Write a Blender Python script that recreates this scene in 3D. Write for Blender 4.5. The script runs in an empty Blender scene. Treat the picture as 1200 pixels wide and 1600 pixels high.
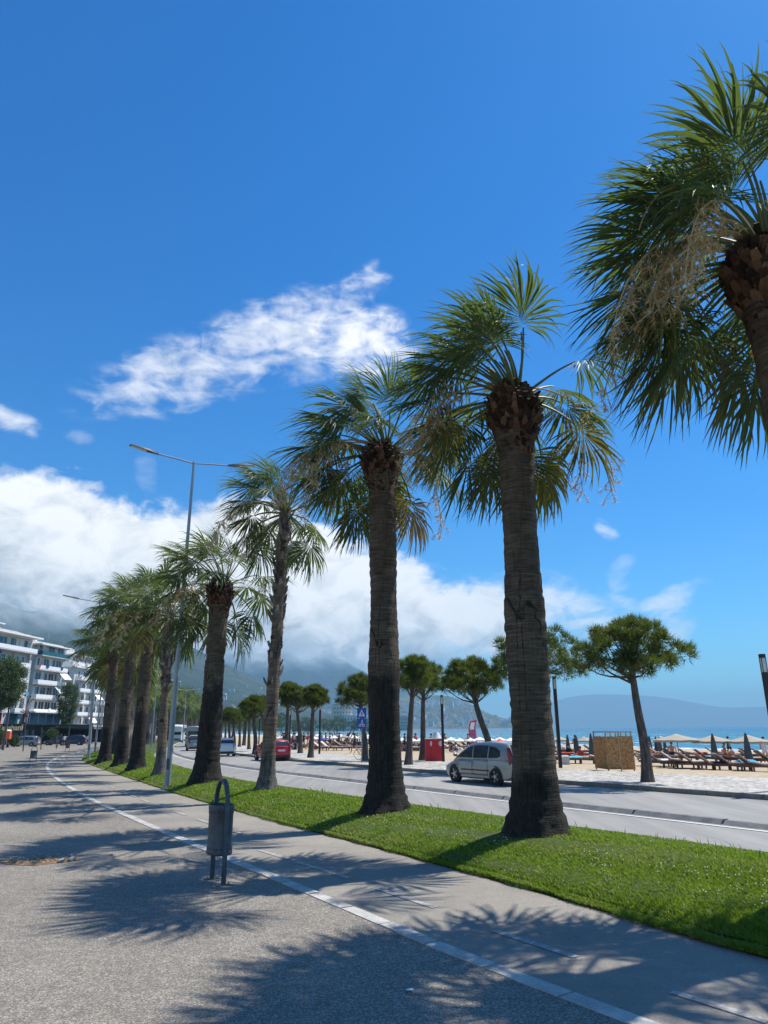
import bpy, math, random
import numpy as np
from mathutils import Vector, Matrix
from mathutils.bvhtree import BVHTree
R = math.radians
sc = bpy.context.scene
COL = sc.collection
rng = random.Random(7)
nrg = np.random.default_rng(11)

# ------------------------------------------------------------------ camera
EYE = Vector((0, 0, 2.05)); FPX = 1110.0; PITCH = 16.94; ROLL = -0.4
CR = Matrix.Rotation(R(90 + PITCH), 3, 'X') @ Matrix.Rotation(R(ROLL), 3, 'Z')
cam = bpy.data.cameras.new('camera'); camo = bpy.data.objects.new('camera', cam); COL.objects.link(camo)
camo.matrix_world = Matrix.Translation(EYE) @ CR.to_4x4()
cam.sensor_fit = 'VERTICAL'; cam.sensor_height = 24.0; cam.lens = 24.0 * FPX / 1600.0
cam.clip_start = 0.1; cam.clip_end = 60000
sc.camera = camo

def ray(px, py):
    return (CR @ Vector(((px - 600) / FPX, (800 - py) / FPX, -1))).normalized()
def gz(x, y):                         # the ground falls away gently inland beyond fifty metres
    k = min(1.0, max(0.0, (16 - .94 * x - .35 * y) / 12))
    return -min(1.3, max(0.0, y - 50) * .0045) * k
def G(px, py, z=0.0):                 # where a sight line meets the ground, raised by z
    d = ray(px, py); t = (z - EYE.z) / d.z; p = EYE + d * t
    for _ in range(25):
        zz = z + gz(p.x, p.y)
        p = p.lerp(EYE + d * ((zz - EYE.z) / d.z), .6)
    p.z = z + gz(p.x, p.y)
    return p
def V(px, py, Y):                     # where a sight line meets the plane y = Y
    d = ray(px, py); return EYE + d * (Y / d.y)
def sandz(x, y):
    s = .94 * x + .35 * y
    return -0.05 - max(0.0, s - 22) * .0165
def B(px, py):                        # on the sloping sand
    z = -.3
    for _ in range(12):
        p = G(px, py, z); z = max(sandz(p.x, p.y), -1.2)
    p.z = z
    return p
def AE(px, py):
    d = ray(px, py); return math.degrees(math.atan2(d.x, d.y)), math.degrees(math.asin(d.z))

# ------------------------------------------------------------------ node helpers
class NT:
    def __init__(s, tree): s.t = tree; s.n = tree.nodes; s.l = tree.links
    def new(s, typ, **kw):
        n = s.n.new(typ)
        for k, v in kw.items(): setattr(n, k, v)
        return n
    def put(s, sock, v):
        if v is None: return
        if isinstance(v, bpy.types.NodeSocket): s.l.new(v, sock)
        elif isinstance(v, (tuple, list)) and sock.type == 'RGBA' and len(v) == 3: sock.default_value = (*v, 1)
        else: sock.default_value = v
    def m(s, op, a, b=None, c=None, clamp=False):
        n = s.new('ShaderNodeMath', operation=op, use_clamp=clamp)
        s.put(n.inputs[0], a); s.put(n.inputs[1], b); s.put(n.inputs[2], c)
        return n.outputs[0]
    def mapr(s, v, a, b, c=0.0, d=1.0, smooth=False):
        n = s.new('ShaderNodeMapRange', interpolation_type='SMOOTHSTEP' if smooth else 'LINEAR')
        s.put(n.inputs[0], v)
        for i, x in enumerate((a, b, c, d)): s.put(n.inputs[i + 1], x)
        return n.outputs[0]
    def mix(s, f, a, b, blend='MIX'):
        n = s.new('ShaderNodeMix', data_type='RGBA', blend_type=blend)
        s.put(n.inputs[0], f); s.put(n.inputs[6], a); s.put(n.inputs[7], b)
        return n.outputs[2]
    def noise(s, vec, scale, detail=4, rough=.55, dist=0, out=0):
        n = s.new('ShaderNodeTexNoise'); s.put(n.inputs['Vector'], vec)
        n.inputs['Scale'].default_value = scale; n.inputs['Detail'].default_value = detail
        n.inputs['Roughness'].default_value = rough; n.inputs['Distortion'].default_value = dist
        return n.outputs[out]
    def vor(s, vec, scale, feature='F1', out=0, rand=1.0):
        n = s.new('ShaderNodeTexVoronoi', feature=feature); s.put(n.inputs['Vector'], vec)
        n.inputs['Scale'].default_value = scale; n.inputs['Randomness'].default_value = rand
        return n.outputs[out]
    def mapping(s, vec, scale=(1, 1, 1), loc=(0, 0, 0), rot=(0, 0, 0)):
        n = s.new('ShaderNodeMapping'); s.put(n.inputs[0], vec)
        n.inputs[1].default_value = loc; n.inputs[2].default_value = rot; n.inputs[3].default_value = scale
        return n.outputs[0]
    def ramp(s, f, stops, interp='LINEAR'):
        n = s.new('ShaderNodeValToRGB'); s.put(n.inputs[0], f); e = n.color_ramp.elements
        n.color_ramp.interpolation = interp
        while len(e) > 1: e.remove(e[-1])
        e[0].position = stops[0][0]; e[0].color = (*stops[0][1], 1)
        for p, c in stops[1:]:
            x = e.new(p); x.color = (*c, 1)
        return n.outputs[0]
    def bump(s, h, strength=.3, dist=.02, nrm=None):
        n = s.new('ShaderNodeBump'); s.put(n.inputs['Height'], h); n.inputs['Strength'].default_value = strength
        n.inputs['Distance'].default_value = dist
        if nrm is not None: s.put(n.inputs['Normal'], nrm)
        return n.outputs[0]
    def obj(s): return s.new('ShaderNodeTexCoord').outputs['Object']
    def pos(s): return s.new('ShaderNodeNewGeometry').outputs['Position']
    def xyz(s, v):
        n = s.new('ShaderNodeSeparateXYZ'); s.put(n.inputs[0], v); return n.outputs
    def comb(s, x, y, z):
        n = s.new('ShaderNodeCombineXYZ')
        for i, v in enumerate((x, y, z)): s.put(n.inputs[i], v)
        return n.outputs[0]
    def attr(s, name):
        return s.new('ShaderNodeAttribute', attribute_name=name).outputs
    def rand(s): return s.new('ShaderNodeObjectInfo').outputs['Random']

MATS = {}
def material(name):
    m = bpy.data.materials.new(name); m.use_nodes = True
    t = NT(m.node_tree); b = m.node_tree.nodes['Principled BSDF']
    MATS[name] = m
    return m, t, b
def pbr(t, b, col=None, rough=None, metal=None, nrm=None, spec=None, coat=None):
    t.put(b.inputs['Base Color'], col); t.put(b.inputs['Roughness'], rough); t.put(b.inputs['Metallic'], metal)
    t.put(b.inputs['Normal'], nrm); t.put(b.inputs['Specular IOR Level'], spec); t.put(b.inputs['Coat Weight'], coat)
def simple(name, col, rough=.6, var=.18, scale=6, metal=0, bump=0, spec=.4, coat=0):
    """colour with soft mottling and grime"""
    m, t, b = material(name)
    o = t.obj()
    n = t.noise(o, scale, 5, .6)
    f = t.mapr(n, .3, .7, 1 - var, 1 + var)
    c = t.mix(1.0, col, t.comb(f, f, f), 'MULTIPLY')
    pbr(t, b, c, rough, metal, t.bump(t.noise(o, scale * 6, 4), bump, .01) if bump else None, spec, coat)
    return m

# ------------------------------------------------------------------ mesh helpers
def spline(pts, n):
    """Catmull-Rom through points (any dimension)"""
    P = np.array(pts, float); k = len(P)
    d = np.r_[0, np.cumsum(np.linalg.norm(np.diff(P, axis=0), axis=1))]
    u = np.linspace(0, d[-1], n); out = []
    T = np.zeros_like(P)
    for i in range(k):
        a, b = max(i - 1, 0), min(i + 1, k - 1)
        T[i] = (P[b] - P[a]) / max(d[b] - d[a], 1e-9)
    for x in u:
        i = min(max(np.searchsorted(d, x, 'right') - 1, 0), k - 2)
        h = d[i + 1] - d[i]; s = (x - d[i]) / h
        out.append((2*s**3-3*s**2+1)*P[i] + (s**3-2*s**2+s)*h*T[i] + (-2*s**3+3*s**2)*P[i+1] + (s**3-s**2)*h*T[i+1])
    return np.array(out)

class MB:
    def __init__(s): s.v = []; s.f = []; s.mi = []; s.c = []; s.cur = 0; s.cc = (1, 1, 1)
    def add(s, vs, fs):
        o = len(s.v)
        s.v.extend([tuple(map(float, v)) for v in vs]); s.c.extend([s.cc] * len(vs))
        s.f.extend([tuple(i + o for i in f) for f in fs]); s.mi.extend([s.cur] * len(fs))
        return s
    def box(s, c, d, rz=0, M=None):
        x, y, z = (q / 2 for q in d)
        vs = [Vector((i, j, k)) for i in (-x, x) for j in (-y, y) for k in (-z, z)]
        m = M if M is not None else Matrix.Rotation(rz, 3, 'Z')
        vs = [m @ v + Vector(c) for v in vs]
        return s.add(vs, [(0, 1, 3, 2), (4, 6, 7, 5), (0, 4, 5, 1), (2, 3, 7, 6), (0, 2, 6, 4), (1, 5, 7, 3)])
    def tube(s, pts, rad, n=8, cap=True):
        P = [Vector(p) for p in pts]; k = len(P)
        if not hasattr(rad, '__len__'): rad = [rad] * k
        vs = []; up = None
        for i in range(k):
            d = (P[min(i + 1, k - 1)] - P[max(i - 1, 0)]).normalized()
            if up is None:
                up = Vector((0, 0, 1)) if abs(d.z) < .9 else Vector((1, 0, 0))
            a = d.cross(up).normalized(); up = a.cross(d).normalized()
            for j in range(n):
                t = 2 * math.pi * j / n
                vs.append(P[i] + (a * math.cos(t) + up * math.sin(t)) * rad[i])
        fs = [(i * n + j, i * n + (j + 1) % n, (i + 1) * n + (j + 1) % n, (i + 1) * n + j) for i in range(k - 1) for j in range(n)]
        if cap: fs += [tuple(range(n - 1, -1, -1)), tuple((k - 1) * n + j for j in range(n))]
        return s.add(vs, fs)
    def lathe(s, prof, n=16, c=(0, 0, 0), axis='Z', cap=True):
        vs = []
        for r, z in prof:
            for j in range(n):
                t = 2 * math.pi * j / n
                p = (r * math.cos(t), r * math.sin(t), z)
                if axis == 'Y': p = (p[0], z, p[1])
                vs.append((p[0] + c[0], p[1] + c[1], p[2] + c[2]))
        k = len(prof)
        fs = [(i * n + j, i * n + (j + 1) % n, (i + 1) * n + (j + 1) % n, (i + 1) * n + j) for i in range(k - 1) for j in range(n)]
        if cap: fs += [tuple(range(n - 1, -1, -1)), tuple((k - 1) * n + j for j in range(n))]
        return s.add(vs, fs)
    def prism(s, poly, z0, z1):
        n = len(poly)
        vs = [(p[0], p[1], z0) for p in poly] + [(p[0], p[1], z1) for p in poly]
        return s.add(vs, [tuple(range(n - 1, -1, -1)), tuple(range(n, 2 * n))] + [(i, (i + 1) % n, n + (i + 1) % n, n + i) for i in range(n)])
    def grid(s, rows):
        k = len(rows); n = len(rows[0])
        return s.add([p for r in rows for p in r], [(i * n + j, i * n + j + 1, (i + 1) * n + j + 1, (i + 1) * n + j) for i in range(k - 1) for j in range(n - 1)])
    def ball(s, c, r, n=8, m=5):
        if not hasattr(r, '__len__'): r = (r, r, r)
        vs = []; fs = []
        for i in range(m + 1):
            th = math.pi * i / m
            for j in range(n):
                a = 2 * math.pi * j / n
                vs.append((c[0] + r[0] * math.sin(th) * math.cos(a), c[1] + r[1] * math.sin(th) * math.sin(a), c[2] + r[2] * math.cos(th)))
        for i in range(m):
            for j in range(n): fs.append((i * n + j, (i + 1) * n + j, (i + 1) * n + (j + 1) % n, i * n + (j + 1) % n))
        return s.add(vs, fs)
    def mesh(s, name, mats, smooth=None):
        me = bpy.data.meshes.new(name); me.from_pydata(s.v, [], s.f)
        for m in (mats if isinstance(mats, (list, tuple)) else [mats]): me.materials.append(m)
        if any(s.mi): me.polygons.foreach_set('material_index', s.mi)
        if any(c != (1, 1, 1) for c in s.c):
            a = me.color_attributes.new('tint', 'FLOAT_COLOR', 'POINT')
            a.data.foreach_set('color', np.c_[np.array(s.c), np.ones(len(s.c))].astype(np.float32).ravel())
        if smooth is not None:
            me.polygons.foreach_set('use_smooth', [True] * len(me.polygons))
            me.set_sharp_from_angle(angle=R(smooth))
        me.update()
        return me
    def build(s, name, mats, parent=None, smooth=None):
        return link(name, s.mesh(name, mats, smooth), parent)

def npmesh(name, verts, faces, mats, tint=None, smooth=False):
    """verts (n,3), faces (m,k) arrays"""
    me = bpy.data.meshes.new(name)
    nv, nf, k = len(verts), len(faces), faces.shape[1]
    me.vertices.add(nv); me.loops.add(nf * k); me.polygons.add(nf)
    me.vertices.foreach_set('co', np.ascontiguousarray(verts, np.float32).ravel())
    me.loops.foreach_set('vertex_index', np.ascontiguousarray(faces, np.int32).ravel())
    me.polygons.foreach_set('loop_start', np.arange(0, nf * k, k, dtype=np.int32))
    me.polygons.foreach_set('use_smooth', np.full(nf, smooth))
    for m in (mats if isinstance(mats, (list, tuple)) else [mats]): me.materials.append(m)
    if tint is not None:
        a = me.color_attributes.new('tint', 'FLOAT_COLOR', 'POINT')
        a.data.foreach_set('color', np.c_[tint, np.ones(nv)].astype(np.float32).ravel())
    me.update(calc_edges=True); me.validate()
    return me

def link(name, data, parent=None, loc=None, rz=None):
    o = bpy.data.objects.new(name, data); COL.objects.link(o)
    if parent is not None: o.parent = parent
    if loc is not None: o.location = loc
    if rz is not None: o.rotation_euler = (0, 0, rz)
    return o
def tag(o, label=None, cat=None, group=None, kind=None):
    if label: o['label'] = label
    if cat: o['category'] = cat
    if group: o['group'] = group
    if kind: o['kind'] = kind
    return o
def thing(name, label, cat, loc=(0, 0, 0), rz=0, group=None):
    return tag(link(name, None, None, loc, rz), label, cat, group)
KIDS = {}
def kids(o): return [c for c in bpy.data.objects if c.parent == o]
def dup(o, loc=None, rz=None, label=None, group=None, scale=None, parent=None):
    c = o.copy(); COL.objects.link(c)
    if parent is not None: c.parent = parent
    if loc is not None: c.location = loc
    if rz is not None: c.rotation_euler = (c.rotation_euler[0], c.rotation_euler[1], rz)
    if scale is not None: c.scale = (scale, scale, scale) if not hasattr(scale, '__len__') else scale
    if label: c['label'] = label
    if group: c['group'] = group
    key = o.name
    if key not in KIDS: KIDS[key] = kids(o)
    for ch in KIDS[key]: dup(ch, parent=c)
    return c

def resample(pts, n):
    P = np.array([tuple(p) for p in pts], float)
    d = np.r_[0, np.cumsum(np.linalg.norm(np.diff(P, axis=0), axis=1))]
    u = np.linspace(0, d[-1], n)
    return np.stack([np.interp(u, d, P[:, i]) for i in range(P.shape[1])], 1)
def ext(pts, a=0, b=0):
    pts = [Vector(p) for p in pts]
    if a: pts = [pts[0] + (pts[0] - pts[1]).normalized() * a] + pts
    if b: pts = pts + [pts[-1] + (pts[-1] - pts[-2]).normalized() * b]
    return pts
def offset(pts, d):
    """shift a ground polyline sideways (right of travel positive)"""
    out = []
    for i, p in enumerate(pts):
        t = Vector(pts[min(i + 1, len(pts) - 1)]) - Vector(pts[max(i - 1, 0)]); t.z = 0; t.normalize()
        out.append(Vector(p) + Vector((t.y, -t.x, 0)) * d)
    return out
# ------------------------------------------------------------------ light, sky
SUN_AZ, SUN_EL = 60.0, 60.0
sd = Vector((math.sin(R(SUN_AZ)) * math.cos(R(SUN_EL)), math.cos(R(SUN_AZ)) * math.cos(R(SUN_EL)), math.sin(R(SUN_EL))))
sun = bpy.data.lights.new('sun', 'SUN'); sun.energy = 4.6; sun.angle = R(.53); sun.color = (1, .955, .88)
suno = link('sun', sun); suno.rotation_euler = (-sd).to_track_quat('-Z', 'Y').to_euler(); suno.location = (0, 0, 60)

def make_sky():
    w = bpy.data.worlds.new('World'); sc.world = w; w.use_nodes = True
    t = NT(w.node_tree); bg = w.node_tree.nodes['Background']
    sky = t.new('ShaderNodeTexSky', sky_type='NISHITA'); sky.sun_disc = False
    sky.sun_elevation = R(SUN_EL); sky.sun_rotation = R(SUN_AZ); sky.altitude = 0
    sky.air_density = 1.0; sky.dust_density = .2; sky.ozone_density = 3.0
    hs = t.new('ShaderNodeHueSaturation'); hs.inputs['Saturation'].default_value = 1.36; hs.inputs['Value'].default_value = 1.0
    t.put(hs.inputs['Color'], sky.outputs[0])
    gain = t.mix(1.0, hs.outputs[0], (.49, .97, 1.17), 'MULTIPLY')
    d = t.new('ShaderNodeTexCoord').outputs['Generated']
    x, y, z = t.xyz(d)
    az = t.m('MULTIPLY', t.m('ARCTAN2', x, y), 57.29578)
    el = t.m('MULTIPLY', t.m('ARCSINE', z), 57.29578)
    def curve(pts):
        """function of azimuth through (px, py) points of the sky"""
        q = sorted(AE(*p) for p in pts); lo, hi = q[0][0], q[-1][0]
        n = t.new('ShaderNodeFloatCurve'); c = n.mapping.curves[0]
        P = [((a - lo) / (hi - lo), e / 45) for a, e in q]
        c.points[0].location = P[0]; c.points[1].location = P[-1]
        for p in P[1:-1]: c.points.new(*p)
        n.mapping.update()
        t.put(n.inputs['Value'], t.mapr(az, lo, hi)); return t.m('MULTIPLY', n.outputs[0], 45.0)
    p2 = t.comb(az, t.m('MULTIPLY', el, 1.35), 0.0)
    big = t.noise(p2, .16, 7, .58, .6)
    fine = t.noise(p2, .42, 9, .58, .9)
    vfine = t.noise(t.mapping(p2, (.72, 1.3, 1), rot=(0, 0, R(-26))), .42, 13, .57, .35)
    top = curve([(-400, 690), (0, 722), (60, 735), (130, 752), (200, 778), (300, 785), (390, 775), (470, 800), (560, 838), (650, 872), (710, 905), (790, 915), (860, 928), (930, 955), (1000, 985), (1060, 1012), (1120, 1060), (1500, 1120)])
    bot = curve([(-400, 1010), (0, 1010), (100, 1030), (300, 1080), (500, 1100), (600, 1060), (680, 1035), (780, 1040), (900, 1030), (1000, 1040), (1080, 1050), (1500, 1130)])
    e1 = t.m('ADD', t.m('SUBTRACT', top, el), t.m('MULTIPLY', t.m('SUBTRACT', t.m('ADD', t.m('MULTIPLY', big, .42), t.m('ADD', t.m('MULTIPLY', fine, .30), t.m('MULTIPLY', vfine, .28))), .5), 11.0))
    d1 = t.mapr(e1, -.5, 1.5, smooth=True)
    e2 = t.m('ADD', t.m('SUBTRACT', el, bot), t.m('MULTIPLY', t.m('SUBTRACT', fine, .5), 4.0))
    d2 = t.mapr(e2, -1.2, 1.6, smooth=True)
    thin = t.mapr(az, 4, 19, 0, .5)                     # the bank tears into wisps towards the sea
    gaps = t.mapr(t.m('SUBTRACT', t.m('ADD', t.m('MULTIPLY', big, .5), t.m('MULTIPLY', fine, .5)), thin), .12, .34, smooth=True)
    blue = t.mapr(t.m('MULTIPLY', t.mapr(az, -6, 6), t.mapr(big, .38, .56)), 0, 1, 1, .9)
    bank = t.m('MULTIPLY', t.m('MULTIPLY', d1, d2), t.m('MULTIPLY', gaps, blue))
    dens = bank
    def wisp(px, py, rx, ry, rot, k, thr=.42):
        nonlocal dens
        a0, e0 = AE(px, py); s = 17.3
        c, sn = math.cos(R(rot)), math.sin(R(rot))
        da = t.m('MULTIPLY', t.m('SUBTRACT', az, a0), math.cos(R(e0))); de = t.m('SUBTRACT', el, e0)
        u = t.m('DIVIDE', t.m('ADD', t.m('MULTIPLY', da, c), t.m('MULTIPLY', de, sn)), rx / s)
        v = t.m('DIVIDE', t.m('SUBTRACT', t.m('MULTIPLY', de, c), t.m('MULTIPLY', da, sn)), ry / s)
        r2 = t.m('ADD', t.m('MULTIPLY', u, u), t.m('MULTIPLY', v, v))
        n = t.m('ADD', t.m('MULTIPLY', fine, .35), t.m('MULTIPLY', vfine, .65))
        q = t.m('SUBTRACT', n, t.m('MULTIPLY', r2, .22))
        dd = t.m('MULTIPLY', t.mapr(q, thr - .15, thr + .22, smooth=True), t.mapr(r2, .55, 1.25, k, 0, True))
        dens = t.m('MAXIMUM', dens, dd)
    wisp(310, 578, 175, 56, 24, .72, .42); wisp(430, 522, 140, 55, 22, .78, .41); wisp(555, 532, 95, 60, -8, .95, .39); wisp(560, 460, 56, 30, 42, .75, .44)
    wisp(480, 565, 110, 42, 0, .5, .47); wisp(12, 654, 58, 18, -14, .8, .44); wisp(125, 683, 22, 13, 0, .25, .48); wisp(948, 828, 24, 14, -50, .6, .47); wisp(970, 897, 38, 20, 60, .45, .48)
    wisp(228, 735, 18, 40, 10, .2, .46); wisp(1025, 955, 80, 22, 28, .7, .45); wisp(1055, 988, 40, 24, 60, .5, .45); wisp(905, 1078, 60, 9, 0, .35); wisp(880, 945, 130, 42, -18, .8, .42); wisp(960, 985, 90, 40, 0, .55, .44)
    # light and shade inside the cloud
    h = t.m('DIVIDE', t.m('SUBTRACT', el, bot), t.m('MAXIMUM', t.m('SUBTRACT', top, bot), .5))
    lum = t.m('ADD', t.mapr(h, -.05, .8, .02, .92), t.m('MULTIPLY', t.m('SUBTRACT', t.noise(p2, .26, 9, .6, .5), .5), 2.3))
    lum = t.m('ADD', lum, t.mapr(az, -8, 6, 0, .22))
    ccol = t.ramp(lum, [(0, (.30, .335, .37)), (.3, (.50, .54, .58)), (.6, (.80, .825, .84)), (.9, (1, 1, 1))])
    cl = t.new('ShaderNodeVectorMath', operation='SCALE'); t.put(cl.inputs[0], ccol); cl.inputs['Scale'].default_value = 8.6
    t.put(bg.inputs['Color'], t.mix(t.m('MINIMUM', dens, 1.0), gain, cl.outputs[0]))
    bg.inputs['Strength'].default_value = .1
make_sky()
sc.view_settings.view_transform = 'Standard'; sc.view_settings.look = 'None'; sc.view_settings.gamma = 1
sc.view_settings.exposure = .48; sc.view_settings.use_curve_mapping = False
sc.cycles.max_bounces = 6; sc.cycles.diffuse_bounces = 3; sc.cycles.glossy_bounces = 3; sc.cycles.transparent_max_bounces = 12
sc.cycles.transmission_bounces = 4; sc.cycles.volume_bounces = 0; sc.cycles.caustics_reflective = False; sc.cycles.caustics_refractive = False
sc.cycles.sample_clamp_indirect = 4

# ------------------------------------------------------------------ ground materials
def mat_plaza():
    m, t, b = material('exposed aggregate paving'); p = t.pos()
    c = t.vor(p, 80, out=1); g = t.xyz(c)[0]
    big = t.noise(p, .5, 5, .6); mid = t.noise(p, 7, 4, .6)
    stone = t.ramp(g, [(0, (.135, .118, .094)), (.28, (.185, .163, .132)), (.55, (.245, .218, .178)), (.85, (.335, .30, .248)), (1, (.47, .43, .365))])
    edge = t.mapr(t.vor(p, 80, 'DISTANCE_TO_EDGE'), 0, .12, .65, 1)
    f = t.m('MULTIPLY', edge, t.m('MULTIPLY', t.mapr(big, .3, .7, .82, 1.12), t.mapr(mid, .3, .7, .85, 1.12)))
    col = t.mix(1.0, stone, t.comb(f, f, f), 'MULTIPLY')
    stain = t.mapr(t.noise(p, 1.7, 7, .72, .5), .58, .72, 0, .5)
    col = t.mix(stain, col, (.13, .12, .11))
    pbr(t, b, col, .82, None, t.bump(t.m('MULTIPLY', g, edge), .35, .006), .35)
    return m
def mat_path():
    m, t, b = material('worn bike path asphalt'); p = t.pos()
    n = t.noise(p, 55, 5, .7); big = t.noise(p, .45, 6, .62); mid = t.noise(p, 4.5, 5, .6)
    col = t.ramp(n, [(.25, (.18, .16, .135)), (.5, (.27, .244, .208)), (.75, (.36, .328, .28))])
    f = t.m('MULTIPLY', t.mapr(big, .28, .72, .8, 1.14), t.mapr(mid, .3, .7, .92, 1.06))
    col = t.mix(1.0, col, t.comb(f, f, t.m('MULTIPLY', f, .98)), 'MULTIPLY')
    vv = t.vor(t.mapping(p, (1, 1, 1)), .55, 'DISTANCE_TO_EDGE'); wob = t.noise(p, 3, 4)
    crack = t.m('MULTIPLY', t.mapr(t.m('ADD', vv, t.m('MULTIPLY', wob, .02)), .0125, .017, 1, 0), t.mapr(big, .5, .58, 0, .55))
    col = t.mix(crack, col, (.07, .065, .06))
    pbr(t, b, col, .85, None, t.bump(n, .25, .006), .3)
    return m
def mat_road():
    m, t, b = material('pale worn road asphalt'); p = t.pos()
    n = t.noise(p, 40, 4, .7); q = t.mapping(p, (1.6, .09, 1), rot=(0, 0, R(-38))); st = t.noise(q, 1.2, 5, .6)
    big = t.noise(p, .3, 5, .6)
    col = t.ramp(n, [(.2, (.22, .208, .185)), (.5, (.30, .285, .258)), (.8, (.37, .355, .325))])
    f = t.m('MULTIPLY', t.mapr(st, .3, .7, .78, 1.1), t.mapr(big, .3, .7, .9, 1.08))
    patch = t.xyz(t.vor(t.mapping(p, (.16, .05, 1), rot=(0, 0, R(-38))), 1.0, out=1))[0]
    f = t.m('MULTIPLY', f, t.mapr(patch, 0, 1, .84, 1.06))
    oil = t.mapr(t.noise(q, 2.6, 6, .7), .60, .72, 0, .35)
    pbr(t, b, t.mix(oil, t.mix(1.0, col, t.comb(f, f, f), 'MULTIPLY'), (.12, .115, .105)), .7, None, t.bump(n, .2, .008), .4)
    return m
def mat_cobble():
    m, t, b = material('white stone mosaic paving'); p = t.pos()
    e = t.vor(p, 5.5, 'DISTANCE_TO_EDGE'); c = t.xyz(t.vor(p, 5.5, out=1))[0]; big = t.noise(p, .25, 5, .6)
    col = t.ramp(c, [(0, (.28, .26, .225)), (.4, (.46, .435, .385)), (1, (.64, .61, .55))])
    col = t.mix(t.mapr(e, .02, .10, .75, 0), col, (.2, .18, .15))
    f = t.mapr(big, .3, .7, .84, 1.1); col = t.mix(1.0, col, t.comb(f, f, f), 'MULTIPLY')
    sandy = t.mapr(t.noise(p, .6, 6, .65), .6, .75, 0, .3); col = t.mix(sandy, col, (.5, .42, .3))
    pbr(t, b, col, .8, None, t.bump(t.mapr(e, 0, .1), .4, .02), .3)
    return m
def mat_sand():
    m, t, b = material('beach sand'); p = t.pos()
    n = t.noise(p, 1.6, 8, .68); f = t.noise(p, 30, 4, .7)
    col = t.ramp(n, [(.3, (.33, .25, .155)), (.5, (.45, .355, .235)), (.7, (.54, .44, .31))])
    g = t.mapr(f, .3, .7, .85, 1.1); col = t.mix(1.0, col, t.comb(g, g, g), 'MULTIPLY')
    x, y, z = t.xyz(p)
    wet = t.mapr(t.m('ADD', z, t.m('MULTIPLY', n, .05)), -.92, -.84, .85, 0)
    col = t.mix(wet, col, (.17, .13, .085))
    pbr(t, b, col, t.mapr(wet, 0, .85, .9, .3), None, t.bump(t.noise(p, 2.2, 6, .65), .7, .12), .3)
    return m
def mat_concrete(name='grey concrete', col=(.33, .32, .30)):
    m, t, b = material(name); p = t.pos()
    n = t.noise(p, 3, 7, .68); f = t.noise(p, 60, 3, .7)
    g = t.m('MULTIPLY', t.mapr(n, .3, .7, .62, 1.18), t.mapr(f, .3, .7, .8, 1.15))
    pbr(t, b, t.mix(1.0, col, t.comb(g, g, g), 'MULTIPLY'), .85, None, t.bump(t.noise(p, 25, 5), .3, .01), .3)
    return m
def mat_paint(name='worn white line paint', lo=.36, hi=.56, under=(.28, .262, .24)):
    m, t, b = material(name); p = t.pos()
    n = t.noise(p, 11, 7, .75); f = t.noise(p, 70, 4, .7)
    w = t.mapr(t.m('ADD', t.m('MULTIPLY', n, .7), t.m('MULTIPLY', f, .3)), lo, hi)
    pbr(t, b, t.mix(w, under, (.68, .67, .63)), .75, None, None, .3)
    return m
def mat_soil():
    m, t, b = material('verge soil and thatch'); p = t.pos()
    n = t.noise(p, 5, 7, .7)
    pbr(t, b, t.ramp(n, [(.3, (.035, .05, .014)), (.55, (.06, .09, .022)), (.75, (.10, .10, .045))]), .95, None, t.bump(n, .5, .03), .2)
    return m
def mat_land():
    m, t, b = material('dusty land'); p = t.pos(); n = t.noise(p, .05, 8, .65)
    pbr(t, b, t.ramp(n, [(.3, (.16, .15, .12)), (.6, (.25, .23, .19)), (.8, (.12, .14, .07))]), .95)
    return m
def mat_sea():
    m, t, b = material('sea water'); p = t.pos()
    x, y, z = t.xyz(p); s = t.m('ADD', t.m('MULTIPLY', x, .94), t.m('MULTIPLY', y, .34))
    q = t.mapping(p, (1, .35, 1), rot=(0, 0, R(20)))
    w = t.noise(q, .55, 6, .6, .4); w2 = t.noise(q, .02, 5, .6)
    far = t.mapr(t.m('ADD', s, t.m('MULTIPLY', t.noise(p, .03, 3), 60)), 90, 480, smooth=True)
    col = t.mix(far, (.028, .165, .185), (.007, .070, .118))
    col = t.mix(t.mapr(w2, .4, .62, 0, .45), col, (.004, .05, .11))
    foam = t.m('MULTIPLY', t.mapr(t.noise(t.mapping(p, (.6, .16, 1), rot=(0, 0, R(20))), .55, 6, .62), .615, .66), t.mapr(s, 78, 260, 1.0, .25))
    shore = t.m('MULTIPLY', t.mapr(t.m('ADD', s, t.m('MULTIPLY', w, 5)), 78.5, 82, .9, 0), t.mapr(t.noise(p, .5, 4), .4, .55))
    fo = t.m('MAXIMUM', foam, shore, clamp=True)
    col = t.mix(fo, col, (.8, .84, .85))
    hgt = t.m('ADD', w, t.m('MULTIPLY', t.noise(q, 2.6, 4, .6), .3))
    pbr(t, b, col, t.mapr(fo, 0, 1, .22, .8), None, t.bump(hgt, .9, .5), .5)
    return m
M_PLAZA, M_PATH, M_ROAD, M_COB, M_SAND = mat_plaza(), mat_path(), mat_road(), mat_cobble(), mat_sand()
M_CONC, M_PAINT, M_SOIL, M_LAND, M_SEA = mat_concrete(), mat_paint(), mat_soil(), mat_land(), mat_sea()
M_RIB = mat_concrete('stained median concrete', (.25, .245, .235)); M_KERB = mat_concrete('pale kerb stone', (.50, .475, .43))
M_KERBD = mat_concrete('grey kerb', (.23, .22, .2)); M_LINE = mat_paint('white road line', .2, .36, (.27, .27, .27))
M_DASH = mat_paint('faded lane dash', .46, .68, (.27, .25, .225)); M_PAVE2 = mat_concrete('pale far pavement', (.42, .40, .37))

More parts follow.
